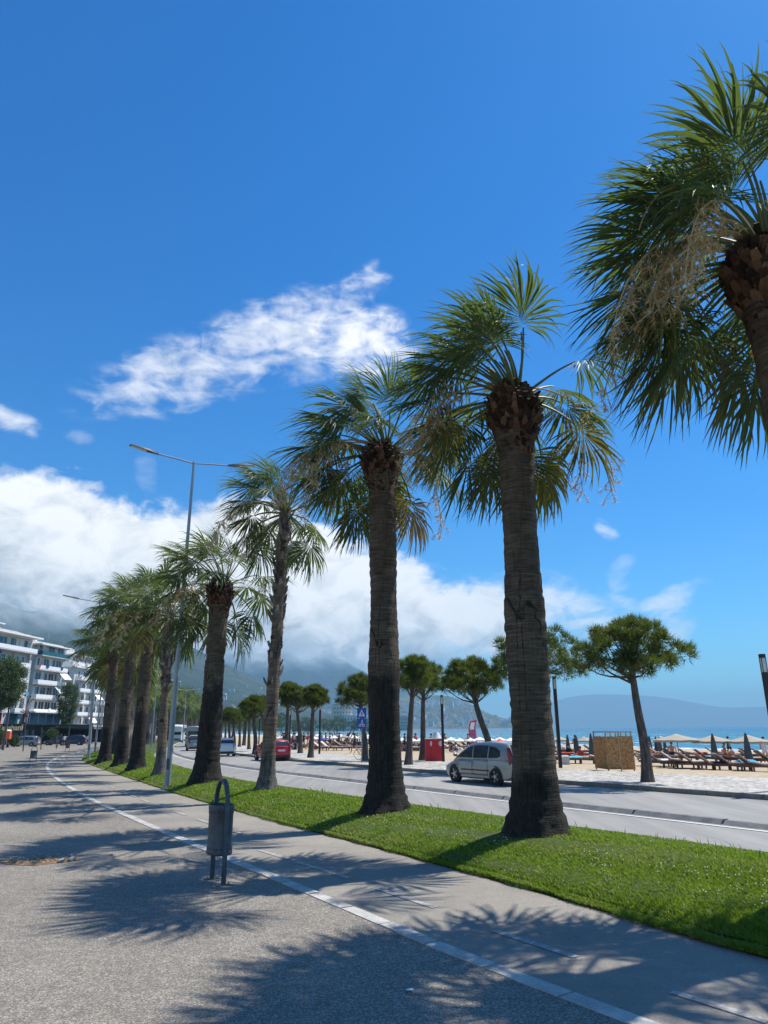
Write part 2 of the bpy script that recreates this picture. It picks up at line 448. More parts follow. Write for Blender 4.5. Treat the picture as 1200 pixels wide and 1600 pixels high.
# ------------------------------------------------------------------ ground plan (sight lines of the photograph laid onto the ground)
ZR = -.10
kerb_px = [(980, 1600), (900, 1570), (800, 1531), (733, 1510), (650, 1470), (567, 1434), (500, 1407), (400, 1363), (325, 1333), (287, 1317), (240, 1295), (200, 1278), (160, 1262), (120, 1241), (96, 1226), (80, 1214), (67, 1201), (65, 1194), (80, 1185), (106, 1176), (152, 1169), (205, 1161), (250, 1155)]
edge_px = [(1200, 1497), (1110, 1471), (1000, 1440), (860, 1401), (690, 1350), (560, 1316), (420, 1283), (300, 1252), (225, 1222), (165, 1203), (130, 1193), (120, 1187), (128, 1181), (147, 1175), (205, 1163), (262, 1154)]
vroad_px = [(1200, 1332), (1000, 1306), (880, 1290), (640, 1261), (560, 1249), (430, 1233), (350, 1213), (285, 1197), (243, 1189), (226, 1181), (238, 1171), (262, 1162), (290, 1155)]
line_px = [(1200, 1300), (1040, 1281), (881, 1263), (796, 1254), (634, 1234), (571, 1225), (450, 1212), (342, 1200), (280, 1187), (252, 1179), (256, 1169), (275, 1161), (296, 1154)]
fkerb_px = [(1200, 1250), (1040, 1238), (873, 1227), (701, 1210), (572, 1200), (447, 1189), (398, 1185), (357, 1179), (322, 1171), (306, 1163), (305, 1157), (312, 1152)]
pedge_px = [(1200, 1217), (1040, 1210), (873, 1203), (701, 1191), (625, 1186), (572, 1181), (450, 1174), (400, 1168), (352, 1161), (334, 1156), (325, 1152)]
kerb = [G(x, y, 0) for x, y in kerb_px]; edge = [G(x, y, 0) for x, y in edge_px]
vroad = [G(x, y, .1) for x, y in vroad_px]; line = [G(x, y, ZR) for x, y in line_px]
fkerb = [G(x, y, ZR) for x, y in fkerb_px]; pedge = [G(x, y, 0) for x, y in pedge_px]
kerb = ext(kerb, 9, 60); edge = ext(edge, 12, 60); vroad = ext(vroad, 26, 60); line = ext(line, 26, 60); fkerb = ext(fkerb, 30, 60); pedge = ext(pedge, 30, 60)
def smooth_line(P, n):
    P = [Vector(p) for p in P]
    for _ in range(2):
        P = [P[0]] + [(P[i - 1] + P[i] * 2 + P[i + 1]) / 4 for i in range(1, len(P) - 1)] + [P[-1]]
    return [Vector(p) for p in spline(P, n)]
kerb = smooth_line(kerb, 120); edge = smooth_line(edge, 120); vroad = smooth_line(vroad, 120); line = smooth_line(line, 140); fkerb = smooth_line(fkerb, 120); pedge = smooth_line(pedge, 120)
for p in vroad: p.z = 0
def setz(P, z): return [Vector((p.x, p.y, z)) for p in P]
def band(a, b, n):
    return list(zip(resample(a, n), resample(b, n)))
def sheet(name, poly, z, m, kind='structure'):
    o = MB().add([(p[0], p[1], z) for p in poly], [tuple(range(len(poly)))]).build(name, m); tag(o, kind=kind)
    return o
far = kerb[-1]
def strip(name, a, b_, z, m, nu=160, nv=9):
    rows = []
    for p, q in band(a, b_, nu):
        r = []
        for v in np.linspace(0, 1, nv): x, y = p[0] + (q[0] - p[0]) * v, p[1] + (q[1] - p[1]) * v; r.append((x, y, z + gz(x, y)))
        rows.append(r)
    return tag(MB().grid(rows).build(name, m), kind='structure')
kk = resample(kerb, 160)
strip('plaza', [Vector((p[0] - 190, p[1], 0)) for p in kk], kk, 0, M_PLAZA, 160, 24)
sheet('plaza', [Vector((kk[0][0] - 190, kk[0][1], 0)), Vector((kk[0][0] - 190, -16, 0)), Vector((kk[0][0], -16, 0)), Vector((kk[0][0], kk[0][1], 0))], 0, M_PLAZA)
k2 = offset(kerb, .175)                                   # flush kerb stones between plaza and path
m = MB(); n = 300; A = resample(kerb, n); C2 = resample(k2, n)
for i in range(n - 1):
    L = Vector(A[i + 1]) - Vector(A[i]); a0 = Vector(A[i]) + L * .02; a1 = Vector(A[i]) + L * .98
    c0 = Vector(C2[i]) + (Vector(C2[i + 1]) - Vector(C2[i])) * .02; c1 = Vector(C2[i]) + (Vector(C2[i + 1]) - Vector(C2[i])) * .98
    zt = .012 + rng.uniform(-.004, .004)
    g_ = gz(a0.x, a0.y); m.prism([a0, c0, c1, a1], -.08 + g_, zt + g_)
tag(m.build('kerb_stones', M_KERB), kind='structure')
strip('bike_path', kerb, edge, -.006, M_PATH)
m = MB()
for s in [((405, 1328), (452, 1342)), ((465, 1347), (545, 1372)), ((590, 1388), (680, 1418)), ((770, 1453), (900, 1495)), ((1050, 1549), (1200, 1596))]:
    a, b_ = G(*s[0]), G(*s[1]); t_ = (b_ - a).normalized(); nn = Vector((t_.y, -t_.x, 0)) * .05
    m.add([(p.x, p.y, .001 + gz(p.x, p.y)) for p in (a - nn, b_ - nn, b_ + nn, a + nn)], [(0, 1, 2, 3)])
mid = [(Vector(a) + Vector(b_)) / 2 for a, b_ in band(kerb, edge, 400)]
mid = [p for p in mid if p.y > G(392, 1322).y and p.y < 90]
acc = 0; seg = None
for i in range(len(mid) - 1):
    d_ = (mid[i + 1] - mid[i]).length; acc += d_
    if acc > 1.9:
        a = mid[i]; t_ = (mid[i + 1] - mid[i]).normalized(); b_ = a + t_ * 1.05; nn = Vector((t_.y, -t_.x, 0)) * .05
        m.add([(p.x, p.y, .003 + gz(p.x, p.y)) for p in (a - nn, b_ - nn, b_ + nn, a + nn)], [(0, 1, 2, 3)]); acc = 0
tag(m.build('lane_dashes', M_DASH), kind='structure')
# road
strip('road', vroad, fkerb, ZR, M_ROAD)
lm = smooth_line(line, 400); la, lb = offset(lm, -.05), offset(lm, .06)
m = MB(); m.grid([[(a.x, a.y, ZR + .012 + gz(a.x, a.y)), (b_.x, b_.y, ZR + .012 + gz(b_.x, b_.y))] for a, b_ in zip(la, lb)])
tag(m.build('road_line', M_LINE), kind='structure')
m = MB(); ra, rb = offset(lm, .28), offset(lm, .74)      # low segmented median rib beyond the line
ra, rb = resample(ra, 110), resample(rb, 110)
for i in range(109):
    a0, a1, b0, b1 = (Vector(q) for q in (ra[i], ra[i + 1], rb[i], rb[i + 1]))
    a1 = a0 + (a1 - a0) * .975; b1 = b0 + (b1 - b0) * .975
    c0, c1 = a0.lerp(b0, .3), a1.lerp(b1, .3); d0, d1 = a0.lerp(b0, .7), a1.lerp(b1, .7); z_ = ZR - .02 + gz(a0.x, a0.y); h = z_ + .12 + rng.uniform(-.008, .008)
    m.add([(a0.x, a0.y, z_), (a1.x, a1.y, z_), (b1.x, b1.y, z_), (b0.x, b0.y, z_), (c0.x, c0.y, h), (c1.x, c1.y, h), (d1.x, d1.y, h), (d0.x, d0.y, h)],
          [(0, 1, 5, 4), (1, 2, 6, 5), (2, 3, 7, 6), (3, 0, 4, 7), (4, 5, 6, 7)])
tag(m.build('road_median', M_RIB), kind='structure')
fk2 = offset(fkerb, .22); m = MB()
A, C2 = resample(fkerb, 160), resample(fk2, 160)
for i in range(159):
    a0, a1, c0, c1 = (Vector(q) for q in (A[i], A[i + 1], C2[i], C2[i + 1])); a1 = a0 + (a1 - a0) * .985; c1 = c0 + (c1 - c0) * .985
    g_ = gz(a0.x, a0.y); m.prism([a0, c0, c1, a1], -.3 + g_, .05 + g_)
tag(m.build('promenade_kerb', M_KERBD), kind='structure')
strip('promenade', fk2, pedge, .03, M_COB)
# verge
NV, NU = 240, 26
va, vb = resample(edge, NV), resample(vroad, NV)
def vprof(v): return .045 + .30 * max(0.0, math.sin(math.pi * min(max(v, 0), 1) ** .85)) ** 1.1
rows = []
for i in range(NV):
    a, b_ = va[i], vb[i]; r = []
    for j in range(NU):
        v = j / (NU - 1); z = vprof(v) + .03 * math.sin(i * .7 + v * 5) * math.sin(v * 9 + i * .31)
        if j == 0: z = -.06
        if j == NU - 1: z = ZR - .05
        x, y = a[0] + (b_[0] - a[0]) * v, a[1] + (b_[1] - a[1]) * v
        r.append((x, y, z + gz(x, y)))
    rows.append(r)
mverge = MB().grid(rows); tag(mverge.build('verge', M_SOIL, smooth=60), kind='structure')
VBVH = BVHTree.FromPolygons([Vector(v) for v in mverge.v], mverge.f)
def vz(x, y):
    h = VBVH.ray_cast(Vector((x, y, 5)), Vector((0, 0, -1)))[0]
    return h.z if h else 0.0
def P(px, py):                         # sight line onto the verge surface
    h = VBVH.ray_cast(EYE, ray(px, py))[0]
    return h if h else G(px, py, .2)
# beach, sea, land
cs = [s for s in range(14, 101, 2)]
def sl(s, l): return Vector((.94 * s - .35 * l, .35 * s + .94 * l, 0))    # s towards the sea, l along the shore
ls = [-80, -40, -20, 0, 10, 20, 30, 40, 50, 60, 75, 90, 110, 140, 170, 200, 240, 290, 350, 420, 520, 700]
rows = []
pl = resample(pedge, 400); pS = pl[:, 0] * .94 + pl[:, 1] * .35; pL = -pl[:, 0] * .35 + pl[:, 1] * .94
oS = np.argsort(pL); pS, pL = pS[oS], pL[oS]
for l in np.interp(np.linspace(0, len(ls) - 1, 120), range(len(ls)), ls):
    r = []; s0 = float(np.interp(l, pL, pS)) - .25
    for s in s0 + (102 - s0) * np.linspace(0, 1, 46):
        bend = 0 if l < 120 else (l - 120) ** 2 * .00022
        p = sl(s + 0 - bend * (s / 60), l); z = -0.05 - max(0.0, s - 22) * .0165 + .03 * math.sin(s * .9 + l * .23) * math.sin(l * .5)
        if s < 22: z = -.05
        r.append((p.x, p.y, min(z, -.02)))
    rows.append(r)
tag(MB().grid(rows).build('beach', M_SAND, smooth=80), kind='structure')
m = MB()
sp = [(-300, 40), (-80, 70), (0, 70), (120, 70), (300, 55), (420, 10), (560, -60), (900, -160), (1700, -350), (2700, -380), (3300, -100), (3600, 500), (3700, 1600)]
sea_poly = [sl(s, l) for l, s in sp] + [Vector((2200, 12500, 0)), Vector((13000, 13500, 0)), Vector((13000, -250, 0))]
sheet('sea', sea_poly, -.9, M_SEA)
land = [Vector((p.x, p.y, 0)) for p in [sl(s + 12 if l < 500 else s, l) for l, s in sp]] + [Vector((2200, 13500, 0)), Vector((-13000, 13500, 0)), Vector((-13000, -250, 0)), Vector((40, -250, 0))]
sheet('ground', land, -1.6, M_LAND)
# streets and pavements of the town side
if 0: sheet('side_street', [G(-60, 1183), G(60, 1180), G(110, 1174), G(152, 1167), G(250, 1154.5), G(200, 1154), G(95, 1164.5), G(-60, 1172)], .004, M_PAVE2)
# ------------------------------------------------------------------ foliage materials
def mat_leaf(name, dark, mid, light, trans=(.10, .16, .02), tw=.3, rough=.42, spec=.5):
    m, t, b = material(name)
    r = t.rand(); a = t.xyz(t.attr('tint')[0])[0]
    n = t.noise(t.obj(), 2.5, 4)
    f = t.m('ADD', t.m('MULTIPLY', a, .55), t.m('ADD', t.m('MULTIPLY', r, .25), t.m('MULTIPLY', n, .25)))
    col = t.ramp(f, [(.2, dark), (.55, mid), (.95, light)])
    pbr(t, b, col, rough, None, None, spec)
    tr = t.new('ShaderNodeBsdfTranslucent'); t.put(tr.inputs[0], t.mix(.55, col, trans))
    ms = t.new('ShaderNodeMixShader'); ms.inputs[0].default_value = tw
    t.l.new(b.outputs[0], ms.inputs[1]); t.l.new(tr.outputs[0], ms.inputs[2])
    t.l.new(ms.outputs[0], m.node_tree.nodes['Material Output'].inputs[0])
    return m
M_FROND = mat_leaf('fan palm frond', (.036, .060, .028), (.080, .116, .044), (.17, .19, .085), (.22, .31, .03), .40, .50, .5)
M_OLDF = mat_leaf('yellowing fan palm frond', (.055, .065, .02), (.13, .13, .038), (.25, .22, .09), (.32, .30, .04), .4, .5, .4)
M_DEAD = mat_leaf('dry straw frond', (.16, .11, .05), (.30, .22, .11), (.42, .33, .18), (.4, .3, .12), .25, .7, .2)
M_PINE = mat_leaf('pine needles', (.018, .036, .012), (.075, .118, .024), (.17, .21, .035), (.24, .30, .02), .36, .5, .35)
M_BROAD = mat_leaf('broad leaves', (.03, .055, .015), (.06, .10, .025), (.11, .16, .04), (.14, .22, .03), .28, .5, .35)
M_GRASS = mat_leaf('lawn grass', (.075, .13, .014), (.18, .27, .026), (.34, .40, .06), (.32, .48, .02), .40, .5, .3)
_t = NT(M_GRASS.node_tree); _b = M_GRASS.node_tree.nodes['Principled BSDF']
_c = _b.inputs['Base Color'].links[0].from_socket; _g = _t.xyz(_t.attr('tint')[0])[1]
_t.put(_b.inputs['Base Color'], _t.mix(_t.mapr(_g, .1, .9, 0, .8), _c, (.34, .31, .12)))
M_PETAL = simple('clover petals', (.75, .73, .66), .8, .1)
def mat_petiole():
    m, t, b = material('green leaf stalk'); n = t.noise(t.obj(), 4, 3)
    pbr(t, b, t.ramp(n, [(.3, (.075, .10, .03)), (.7, (.14, .16, .05))]), .6); return m
M_PET = mat_petiole()
def mat_boot(name, stops):
    m, t, b = material(name); a = t.xyz(t.attr('tint')[0])[0]
    n = t.noise(t.mapping(t.obj(), (1, 1, .35)), 22, 5, .65)
    pbr(t, b, t.ramp(t.m('ADD', t.m('MULTIPLY', a, .65), t.m('MULTIPLY', n, .4)), stops), .85, None, t.bump(n, .5, .01), .2); return m
M_BOOT = mat_boot('cut leaf bases', [(.25, (.018, .009, .006)), (.5, (.062, .031, .019)), (.75, (.135, .072, .042)), (1, (.24, .15, .09))])
M_BOOTG = mat_boot('weathered leaf bases', [(.2, (.045, .036, .030)), (.5, (.135, .115, .098)), (.75, (.23, .20, .175)), (.95, (.40, .37, .33))])
M_FIBRE = mat_boot('flower spray', [(.2, (.34, .23, .11)), (.6, (.58, .43, .23)), (.95, (.74, .60, .36))])
def mat_trunk(name, zd, hi=(.175, .14, .11), lo=(.058, .055, .054), sharp=.25):
    """ring-scarred trunk; the lower part is weathered dark up to about zd metres"""
    m, t, b = material(name); o = t.obj(); x, y, z = t.xyz(o)
    rings = t.noise(t.mapping(o, (1.6, 1.6, 26)), 1.5, 6, .62, .4)
    vert = t.noise(t.mapping(o, (16, 16, 1.4)), 1.6, 5, .65); blot = t.noise(o, 1.6, 6, .65)
    g = t.m('ADD', t.m('MULTIPLY', rings, .6), t.m('ADD', t.m('MULTIPLY', vert, .18), t.m('MULTIPLY', blot, .38)))
    g = t.m('SUBTRACT', g, .065)
    up = t.ramp(g, [(.36, tuple(q * .3 for q in hi)), (.5, hi), (.62, tuple(q * 1.8 for q in hi)), (.75, (.32, .26, .19))])
    dn = t.ramp(t.m('ADD', t.m('MULTIPLY', vert, .55), t.m('ADD', t.m('MULTIPLY', rings, .22), t.m('MULTIPLY', blot, .25))), [(.38, tuple(q * .3 for q in lo)), (.52, lo), (.64, tuple(q * 1.9 for q in lo)), (.75, (.23, .20, .17))])
    k = t.mapr(t.m('ADD', z, t.m('MULTIPLY', t.m('SUBTRACT', blot, .5), 1.6)), zd - sharp, zd + sharp, smooth=True)
    h = t.m('ADD', t.m('MULTIPLY', rings, .7), t.m('MULTIPLY', vert, .5))
    ck = t.m('ADD', t.vor(t.mapping(o, (1.9, 1.9, .22)), 1.0, 'DISTANCE_TO_EDGE'), t.m('MULTIPLY', t.m('SUBTRACT', t.noise(o, 7, 4), .5), .05))
    ck = t.m('MULTIPLY', t.mapr(ck, .006, .018, .85, 0), t.mapr(blot, .45, .55))
    up = t.mix(ck, up, (.012, .01, .008))
    pbr(t, b, t.mix(k, dn, up), .9, None, t.bump(h, .9, .035), .2); return m
M_BARK = None
def mat_bark():
    m, t, b = material('grey brown bark'); o = t.obj()
    v = t.noise(t.mapping(o, (9, 9, 1.6)), 1.5, 6, .68)
    pbr(t, b, t.ramp(v, [(.3, (.03, .025, .02)), (.5, (.095, .08, .068)), (.7, (.19, .165, .14))]), .9, None, t.bump(v, .8, .03), .2); return m
M_BARK = mat_bark()

# ------------------------------------------------------------------ fan palms
WIND = np.array([-.93, .05, .03]); DOWN = np.array([0, 0, -1.0])
def nrmz(a): return a / np.maximum(np.linalg.norm(a, axis=-1, keepdims=True), 1e-9)
TT = np.array([.05, .26, .48, .58, .68, .79, .90, 1.0])
def frond_mesh(r, az, el, lp, RB, nseg, droop, wind, mats):
    """one costapalmate leaf with its stalk, from the origin"""
    d = np.array([math.cos(el) * math.cos(az), math.cos(el) * math.sin(az), math.sin(el)])
    d = nrmz(d + WIND * wind * .32)
    p = np.zeros(3); pts = [p.copy()]; k = 7
    for i in range(k):
        p = p + d * lp / k; pts.append(p.copy())
        d = nrmz(d + DOWN * droop * .10 * (i + 1) / k * 1.6 + WIND * wind * .05)
    f = d; upv = np.array([0, 0, 1.0]) + nrg.normal(0, .16, 3)
    n = upv - f * upv.dot(f)
    if np.linalg.norm(n) < .25: n = np.array([-math.cos(az), -math.sin(az), .2]); n = n - f * n.dot(f)
    n = nrmz(n); s = np.cross(f, n)
    mb = MB(); rad = [.036 - .020 * i / k for i in range(k + 1)]; rad[0] = .05
    mb.tube(pts, rad, 5)
    nv0 = len(mb.v); pv = np.array(mb.v); pf4 = [q for q in mb.f if len(q) == 4]
    amax = 1.85 if el < 1.0 else 1.15
    a = np.linspace(-amax, amax, nseg) + nrg.normal(0, .018, nseg)
    L = RB * (.60 + .40 * np.cos(a * .72)) * (1 + nrg.normal(0, .05, nseg)) * np.where(nrg.random(nseg) < .06, .75, 1)
    fold = (.30 + .25 * droop)
    D = np.cos(a)[:, None] * f + np.sin(a)[:, None] * s - n * (fold * np.abs(np.sin(a)) ** 1.3)[:, None]
    D = nrmz(D + nrg.normal(0, .03, (nseg, 3)))
    E = nrmz(-np.sin(a)[:, None] * f + np.cos(a)[:, None] * s)
    # the midrib runs on into the blade: segments leave it along its first quarter
    base = p + f * (np.cos(a) > 0)[:, None] * 0 + np.outer(np.clip(np.cos(a * .8), 0, 1) * RB * .20, f)
    pos = base.copy(); da = 2 * amax / nseg
    V3 = []; t0 = 0; g = (.17 + .32 * droop) * (1 + nrg.normal(0, .48, nseg)); w = wind * (.34 + nrg.normal(0, .14, nseg))
    for t in TT:
        st = t - t0; pos = pos + D * (L * st)[:, None]; t0 = t
        rr = L * t; half = np.where(t <= .48, rr * da * .57, (L * .48 * da * .55) * np.maximum(1 - (t - .48) / .52, .02) ** .75)
        N = nrmz(np.cross(D, E))
        V3.append(np.stack([pos - E * half[:, None], pos + N * (half * .55)[:, None], pos + E * half[:, None]], 1))
        c = st * 3.2 * max(0, (t - .2)) ** 1.15 * 2.1
        D = nrmz(D + DOWN * (g * c * 1.15)[:, None] + WIND * (w * c)[:, None] + nrg.normal(0, .05, (nseg, 3)))
        E = nrmz(E - D * np.sum(E * D, 1, keepdims=True))
    V3 = np.stack(V3, 1)                                   # nseg, rows, 3, xyz
    rws = len(TT); vs = V3.reshape(-1, 3)
    idx = np.arange(nseg)[:, None, None] * rws * 3 + np.arange(rws - 1)[None, :, None] * 3 + np.arange(2)[None, None, :]
    fs = np.stack([idx, idx + 1, idx + 4, idx + 3], -1).reshape(-1, 4) + nv0
    vt = np.vstack([pv, vs]); ft = np.vstack([np.array(pf4), fs])
    tint = np.vstack([np.full((nv0, 3), .9), np.repeat(nrg.random((nseg, 1)) * .7 + .15, rws * 3, 0).repeat(3, 1)])
    me = npmesh('frond', vt, ft, mats, tint)
    mi = np.r_[np.ones(len(pf4), np.int32), np.zeros(len(fs), np.int32)]
    me.polygons.foreach_set('material_index', mi)
    return me

def boots_mb(prof, n_ring, seed, size=.24, out=.55, rowstep=.085):
    """spiral of cut leaf bases on a bulging profile [(z, r)]"""
    r = random.Random(seed); mb = MB(); z0, z1 = prof[0][0], prof[-1][0]
    zz = [p[0] for p in prof]; rr = [p[1] for p in prof]
    nz = int((z1 - z0) / rowstep)
    for i in range(nz):
        z = z0 + (z1 - z0) * i / nz; rad = float(np.interp(z, zz, rr)); u = i / nz
        k = max(7, int(n_ring * rad / max(rr)))
        for j in range(k):
            a = 2 * math.pi * (j + .5 * (i % 2) + r.uniform(-.25, .25)) / k
            tl = out * (.55 + .6 * u) + r.uniform(-.32, .32); L = size * r.uniform(.5, 1.4); w = 2 * math.pi * rad / k * r.uniform(.42, .62); th = .022
            er = Vector((math.cos(a), math.sin(a), 0)); et = Vector((-math.sin(a), math.cos(a), 0)); ez = Vector((0, 0, 1))
            d = (er * math.sin(tl) + ez * math.cos(tl)).normalized(); nn = et.cross(d).normalized()
            b0 = er * (rad - .05) + ez * z; tip = b0 + d * L; sk = et * r.uniform(-.3, .3) * w
            c = r.random(); mb.cc = (c, c, c)
            vs = [b0 - et * w + nn * th, b0 + et * w + nn * th, b0 + et * w - nn * th, b0 - et * w - nn * th]
            m_ = b0 + d * L * .6
            vs += [m_ - et * w * .8 + nn * th * 1.6, m_ + et * w * .8 + nn * th * 1.6, m_ + et * w * .8 - nn * th, m_ - et * w * .8 - nn * th]
            tw = w * r.uniform(.25, .6)
            vs += [tip + sk - et * tw + nn * th, tip + sk + et * tw + nn * th * .4, tip + sk + et * tw - nn * th, tip + sk - et * tw - nn * th]
            mb.add(vs, [(0, 1, 5, 4), (1, 2, 6, 5), (2, 3, 7, 6), (3, 0, 4, 7), (4, 5, 9, 8), (5, 6, 10, 9), (6, 7, 11, 10), (7, 4, 8, 11), (8, 9, 10, 11)])
    return mb

def trunk_mb(axis, radf, rows=110, n=30, seed=0, rough=.02):
    r = random.Random(seed); vs = []; ph = [r.uniform(0, 6.28) for _ in range(6)]
    A = resample(axis, rows); H = A[-1][2]
    for i, a in enumerate(A):
        z = a[2]; rad = radf(z) * (1 + .018 * math.sin(i * 2.1) + r.uniform(-.028, .028))
        for j in range(n):
            t = 2 * math.pi * j / n
            low = math.exp(-max(z, 0) / .30)
            k = 1 + rough * math.sin(3 * t + ph[0] + z * 1.3) + rough * .7 * math.sin(5 * t + ph[1] - z * 2.1) + r.uniform(-.012, .012) + low * (.10 * math.sin(7 * t + ph[2]) + r.uniform(-.07, .07))
            vs.append((a[0] + rad * k * math.cos(t), a[1] + rad * k * math.sin(t), z))
    fs = [(i * n + j, i * n + (j + 1) % n, (i + 1) * n + (j + 1) % n, (i + 1) * n + j) for i in range(rows - 1) for j in range(n)]
    return MB().add(vs, fs + [tuple((rows - 1) * n + j for j in range(n))])

def spray_mb(start, az, L, seed, droop=1.0, bare=False):
    """long arching flower stalk with tan tufts towards its end"""
    r = random.Random(seed); mb = MB(); d = Vector((math.cos(az) * .8, math.sin(az) * .8, .75 if bare else .28)).normalized()
    p = Vector(start); pts = [p.copy()]; k = 16
    for i in range(k):
        p = p + d * L / k; pts.append(p.copy())
        d = (d + Vector((WIND[0] * .03, 0, -.155 * droop * (.5 + i / k)))).normalized()
    mb.cc = (.35, .35, .35) if not bare else (.05, .05, .05)
    mb.tube(pts, [.019 - .011 * i / k for i in range(k + 1)], 5)
    if bare: return mb
    for i in range(7, k + 1, 1):
        for q in range(3):
            b = pts[i]; dd = Vector((r.uniform(-1, 1), r.uniform(-1, 1), r.uniform(-1.1, .2))).normalized()
            l = r.uniform(.18, .42); e = b + dd * l * .6 + Vector((0, 0, -l * .12))
            e2 = e + (dd + Vector((0, 0, -.9))).normalized() * l * .4
            mb.cc = (.3, .3, .3); mb.tube([b, e, e2], [.006, .005, .003], 3, cap=False)
            for w in range(20):
                o = e.lerp(e2, r.random()) if r.random() < .65 else b.lerp(e, r.uniform(.4, 1)); c = r.uniform(.4, 1); mb.cc = (c, c, c)
                v = Vector((r.uniform(-1, 1), r.uniform(-1, 1), r.uniform(-1, .6))).normalized(); u = v.orthogonal().normalized() * .010
                t_ = o + v * r.uniform(.07, .15); mb.add([o - u, o + u, t_], [(0, 1, 2)])
    return mb

def fan_palm(px, py, hx, hy, label, seed, r_mid, zdark, nf=46, RB=1.25, lp=1.25, slim=False, boots=(.95, 1.55), nseg=46, dY=0.0, sprays=5, base=None, bare=0, notch=None, flare=.55):
    b = P(px, py) if base is None else Vector(base); b.z -= .04
    h = V(hx, hy, b.y + dY) - b; H = h.z
    root = thing('palm_tree', label, 'palm tree', b, 0, 'palms along the grass verge')
    r = random.Random(seed)
    ax = [(h.x * (u ** 1.15), h.y * (u ** 1.15), -.25 + (H + .25) * u) for u in np.linspace(0, 1, 40)]
    bh = boots[0]
    def radf(z):
        k = r_mid * (1.10 - .18 * min(z / H, 1)) * (1 + flare * math.exp(-max(z, 0) / .42))
        if notch is not None:
            k *= 1 + .10 / (1 + math.exp((z - notch) * 9)) - .09 * math.exp(-((z - notch - .12) / .13) ** 2) + .07 * math.exp(-((z - notch - .5) / .3) ** 2)
        if not slim: k *= 1 + .30 * math.exp(-max(0, H - bh * .8 - z) / .30)
        k *= 1 + .07 * math.sin(z * 1.7 + seed) * math.exp(-((z - H * .5) / 2.5) ** 2)
        return k
    tm = mat_trunk('palm trunk bark %d' % seed, zdark, hi=(.088, .066, .046) if not slim else (.15, .105, .074), lo=(.034, .028, .023) if not slim else (.13, .115, .1))
    trunk_mb(ax, radf, seed=seed).build('trunk', tm, root, smooth=70)
    top = Vector((h.x, h.y, H))
    if not slim:
        prof = [(H - bh, radf(H - bh) * 1.0), (H - bh * .75, r_mid * (.35 + .65 * boots[1])), (H - bh * .5, r_mid * boots[1]), (H - bh * .25, r_mid * (boots[1] * .88)), (H + .05, r_mid * .62), (H + .2, r_mid * .45)]
        bo = boots_mb(prof, 25, seed, .21, .72, .062).build('leaf_bases', M_BOOT, root); bo.location = (h.x * .97, h.y * .97, 0)
        sk = boots_mb([(H - bh - .42, radf(H - bh - .42) * 1.0), (H - bh + .05, radf(H - bh + .05) * 1.0)], 30, seed + 50, .12, .22, .05).build('old_leaf_scars', M_BOOT, bo)
        core = MB().lathe([(rr * .93, z) for z, rr in prof], 20).build('fibre_core', M_BOOT, bo)
    else:
        zs = slim if isinstance(slim, float) else H * .34
        nz = 20; mb = MB(); 
        for q in range(nz):
            z0 = zs + (H - zs) * q / nz; z1 = zs + (H - zs) * (q + 1) / nz + .02
            u = z0 / H; sub = boots_mb([(z0, radf(z0) * .98), (z1, radf(z1) * .98)], 9, seed + q, .34, .42, .17)
            dx, dy = h.x * (u ** 1.15), h.y * (u ** 1.15); o = len(mb.v)
            mb.v += [(v[0] + dx, v[1] + dy, v[2]) for v in sub.v]; mb.c += sub.c; mb.f += [tuple(i + o for i in f) for f in sub.f]; mb.mi += sub.mi
        mb.build('leaf_bases', M_BOOTG, root)
    for i in range(nf):
        u = (i + .5) / nf
        az = i * 2.399963 + r.uniform(-.25, .25); el = R(88 - 88 * (u / .80) if u < .80 else -8 - 46 * (u - .80) / .20) + R(r.uniform(-9, 9))
        if u > .66 and math.sin(az) < -.35: az = -az                  # the side over the path has been cut back
        droop = .25 + 1.0 * u + r.uniform(-.1, .2); old = u > .94
        me = frond_mesh(r, az, el, lp * (.62 + .42 * min(u * 2.2, 1)) * r.uniform(.88, 1.12), RB * (.72 + .32 * min(u * 3, 1)) * r.uniform(.9, 1.1), nseg, droop, .95 * (1.05 - .25 * u), [M_DEAD if old and r.random() < .1 else (M_OLDF if u > .7 and r.random() < .4 else M_FROND), M_PET])
        fo = link('frond', me, root); rb = r_mid * (.35 if u < .5 else .6)
        fo.location = (h.x + math.cos(az) * rb, h.y + math.sin(az) * rb, H + .16 - .30 * u * bh)
    for i in range(sprays):
        az = r.uniform(2.3, 4.0) if r.random() < .75 else r.uniform(-.4, .7)
        s_ = spray_mb((h.x, h.y, H + .1), az, r.uniform(2.5, 3.6), seed * 31 + i, r.uniform(1.15, 1.6)).build('flower_stalk', M_FIBRE, root)
    for i in range(bare):
        spray_mb((h.x, h.y, H + .3), [2.9, 2.2, 3.6, 1.9][i % 4], [3.1, 3.3, 2.9, 3.2][i % 4], seed * 17 + i, 1.25, True).build('flower_stalk', M_FIBRE, root)
    return root

b2 = P(840, 1301)
hd = ray(1185, 385); b3 = P(602, 1265)
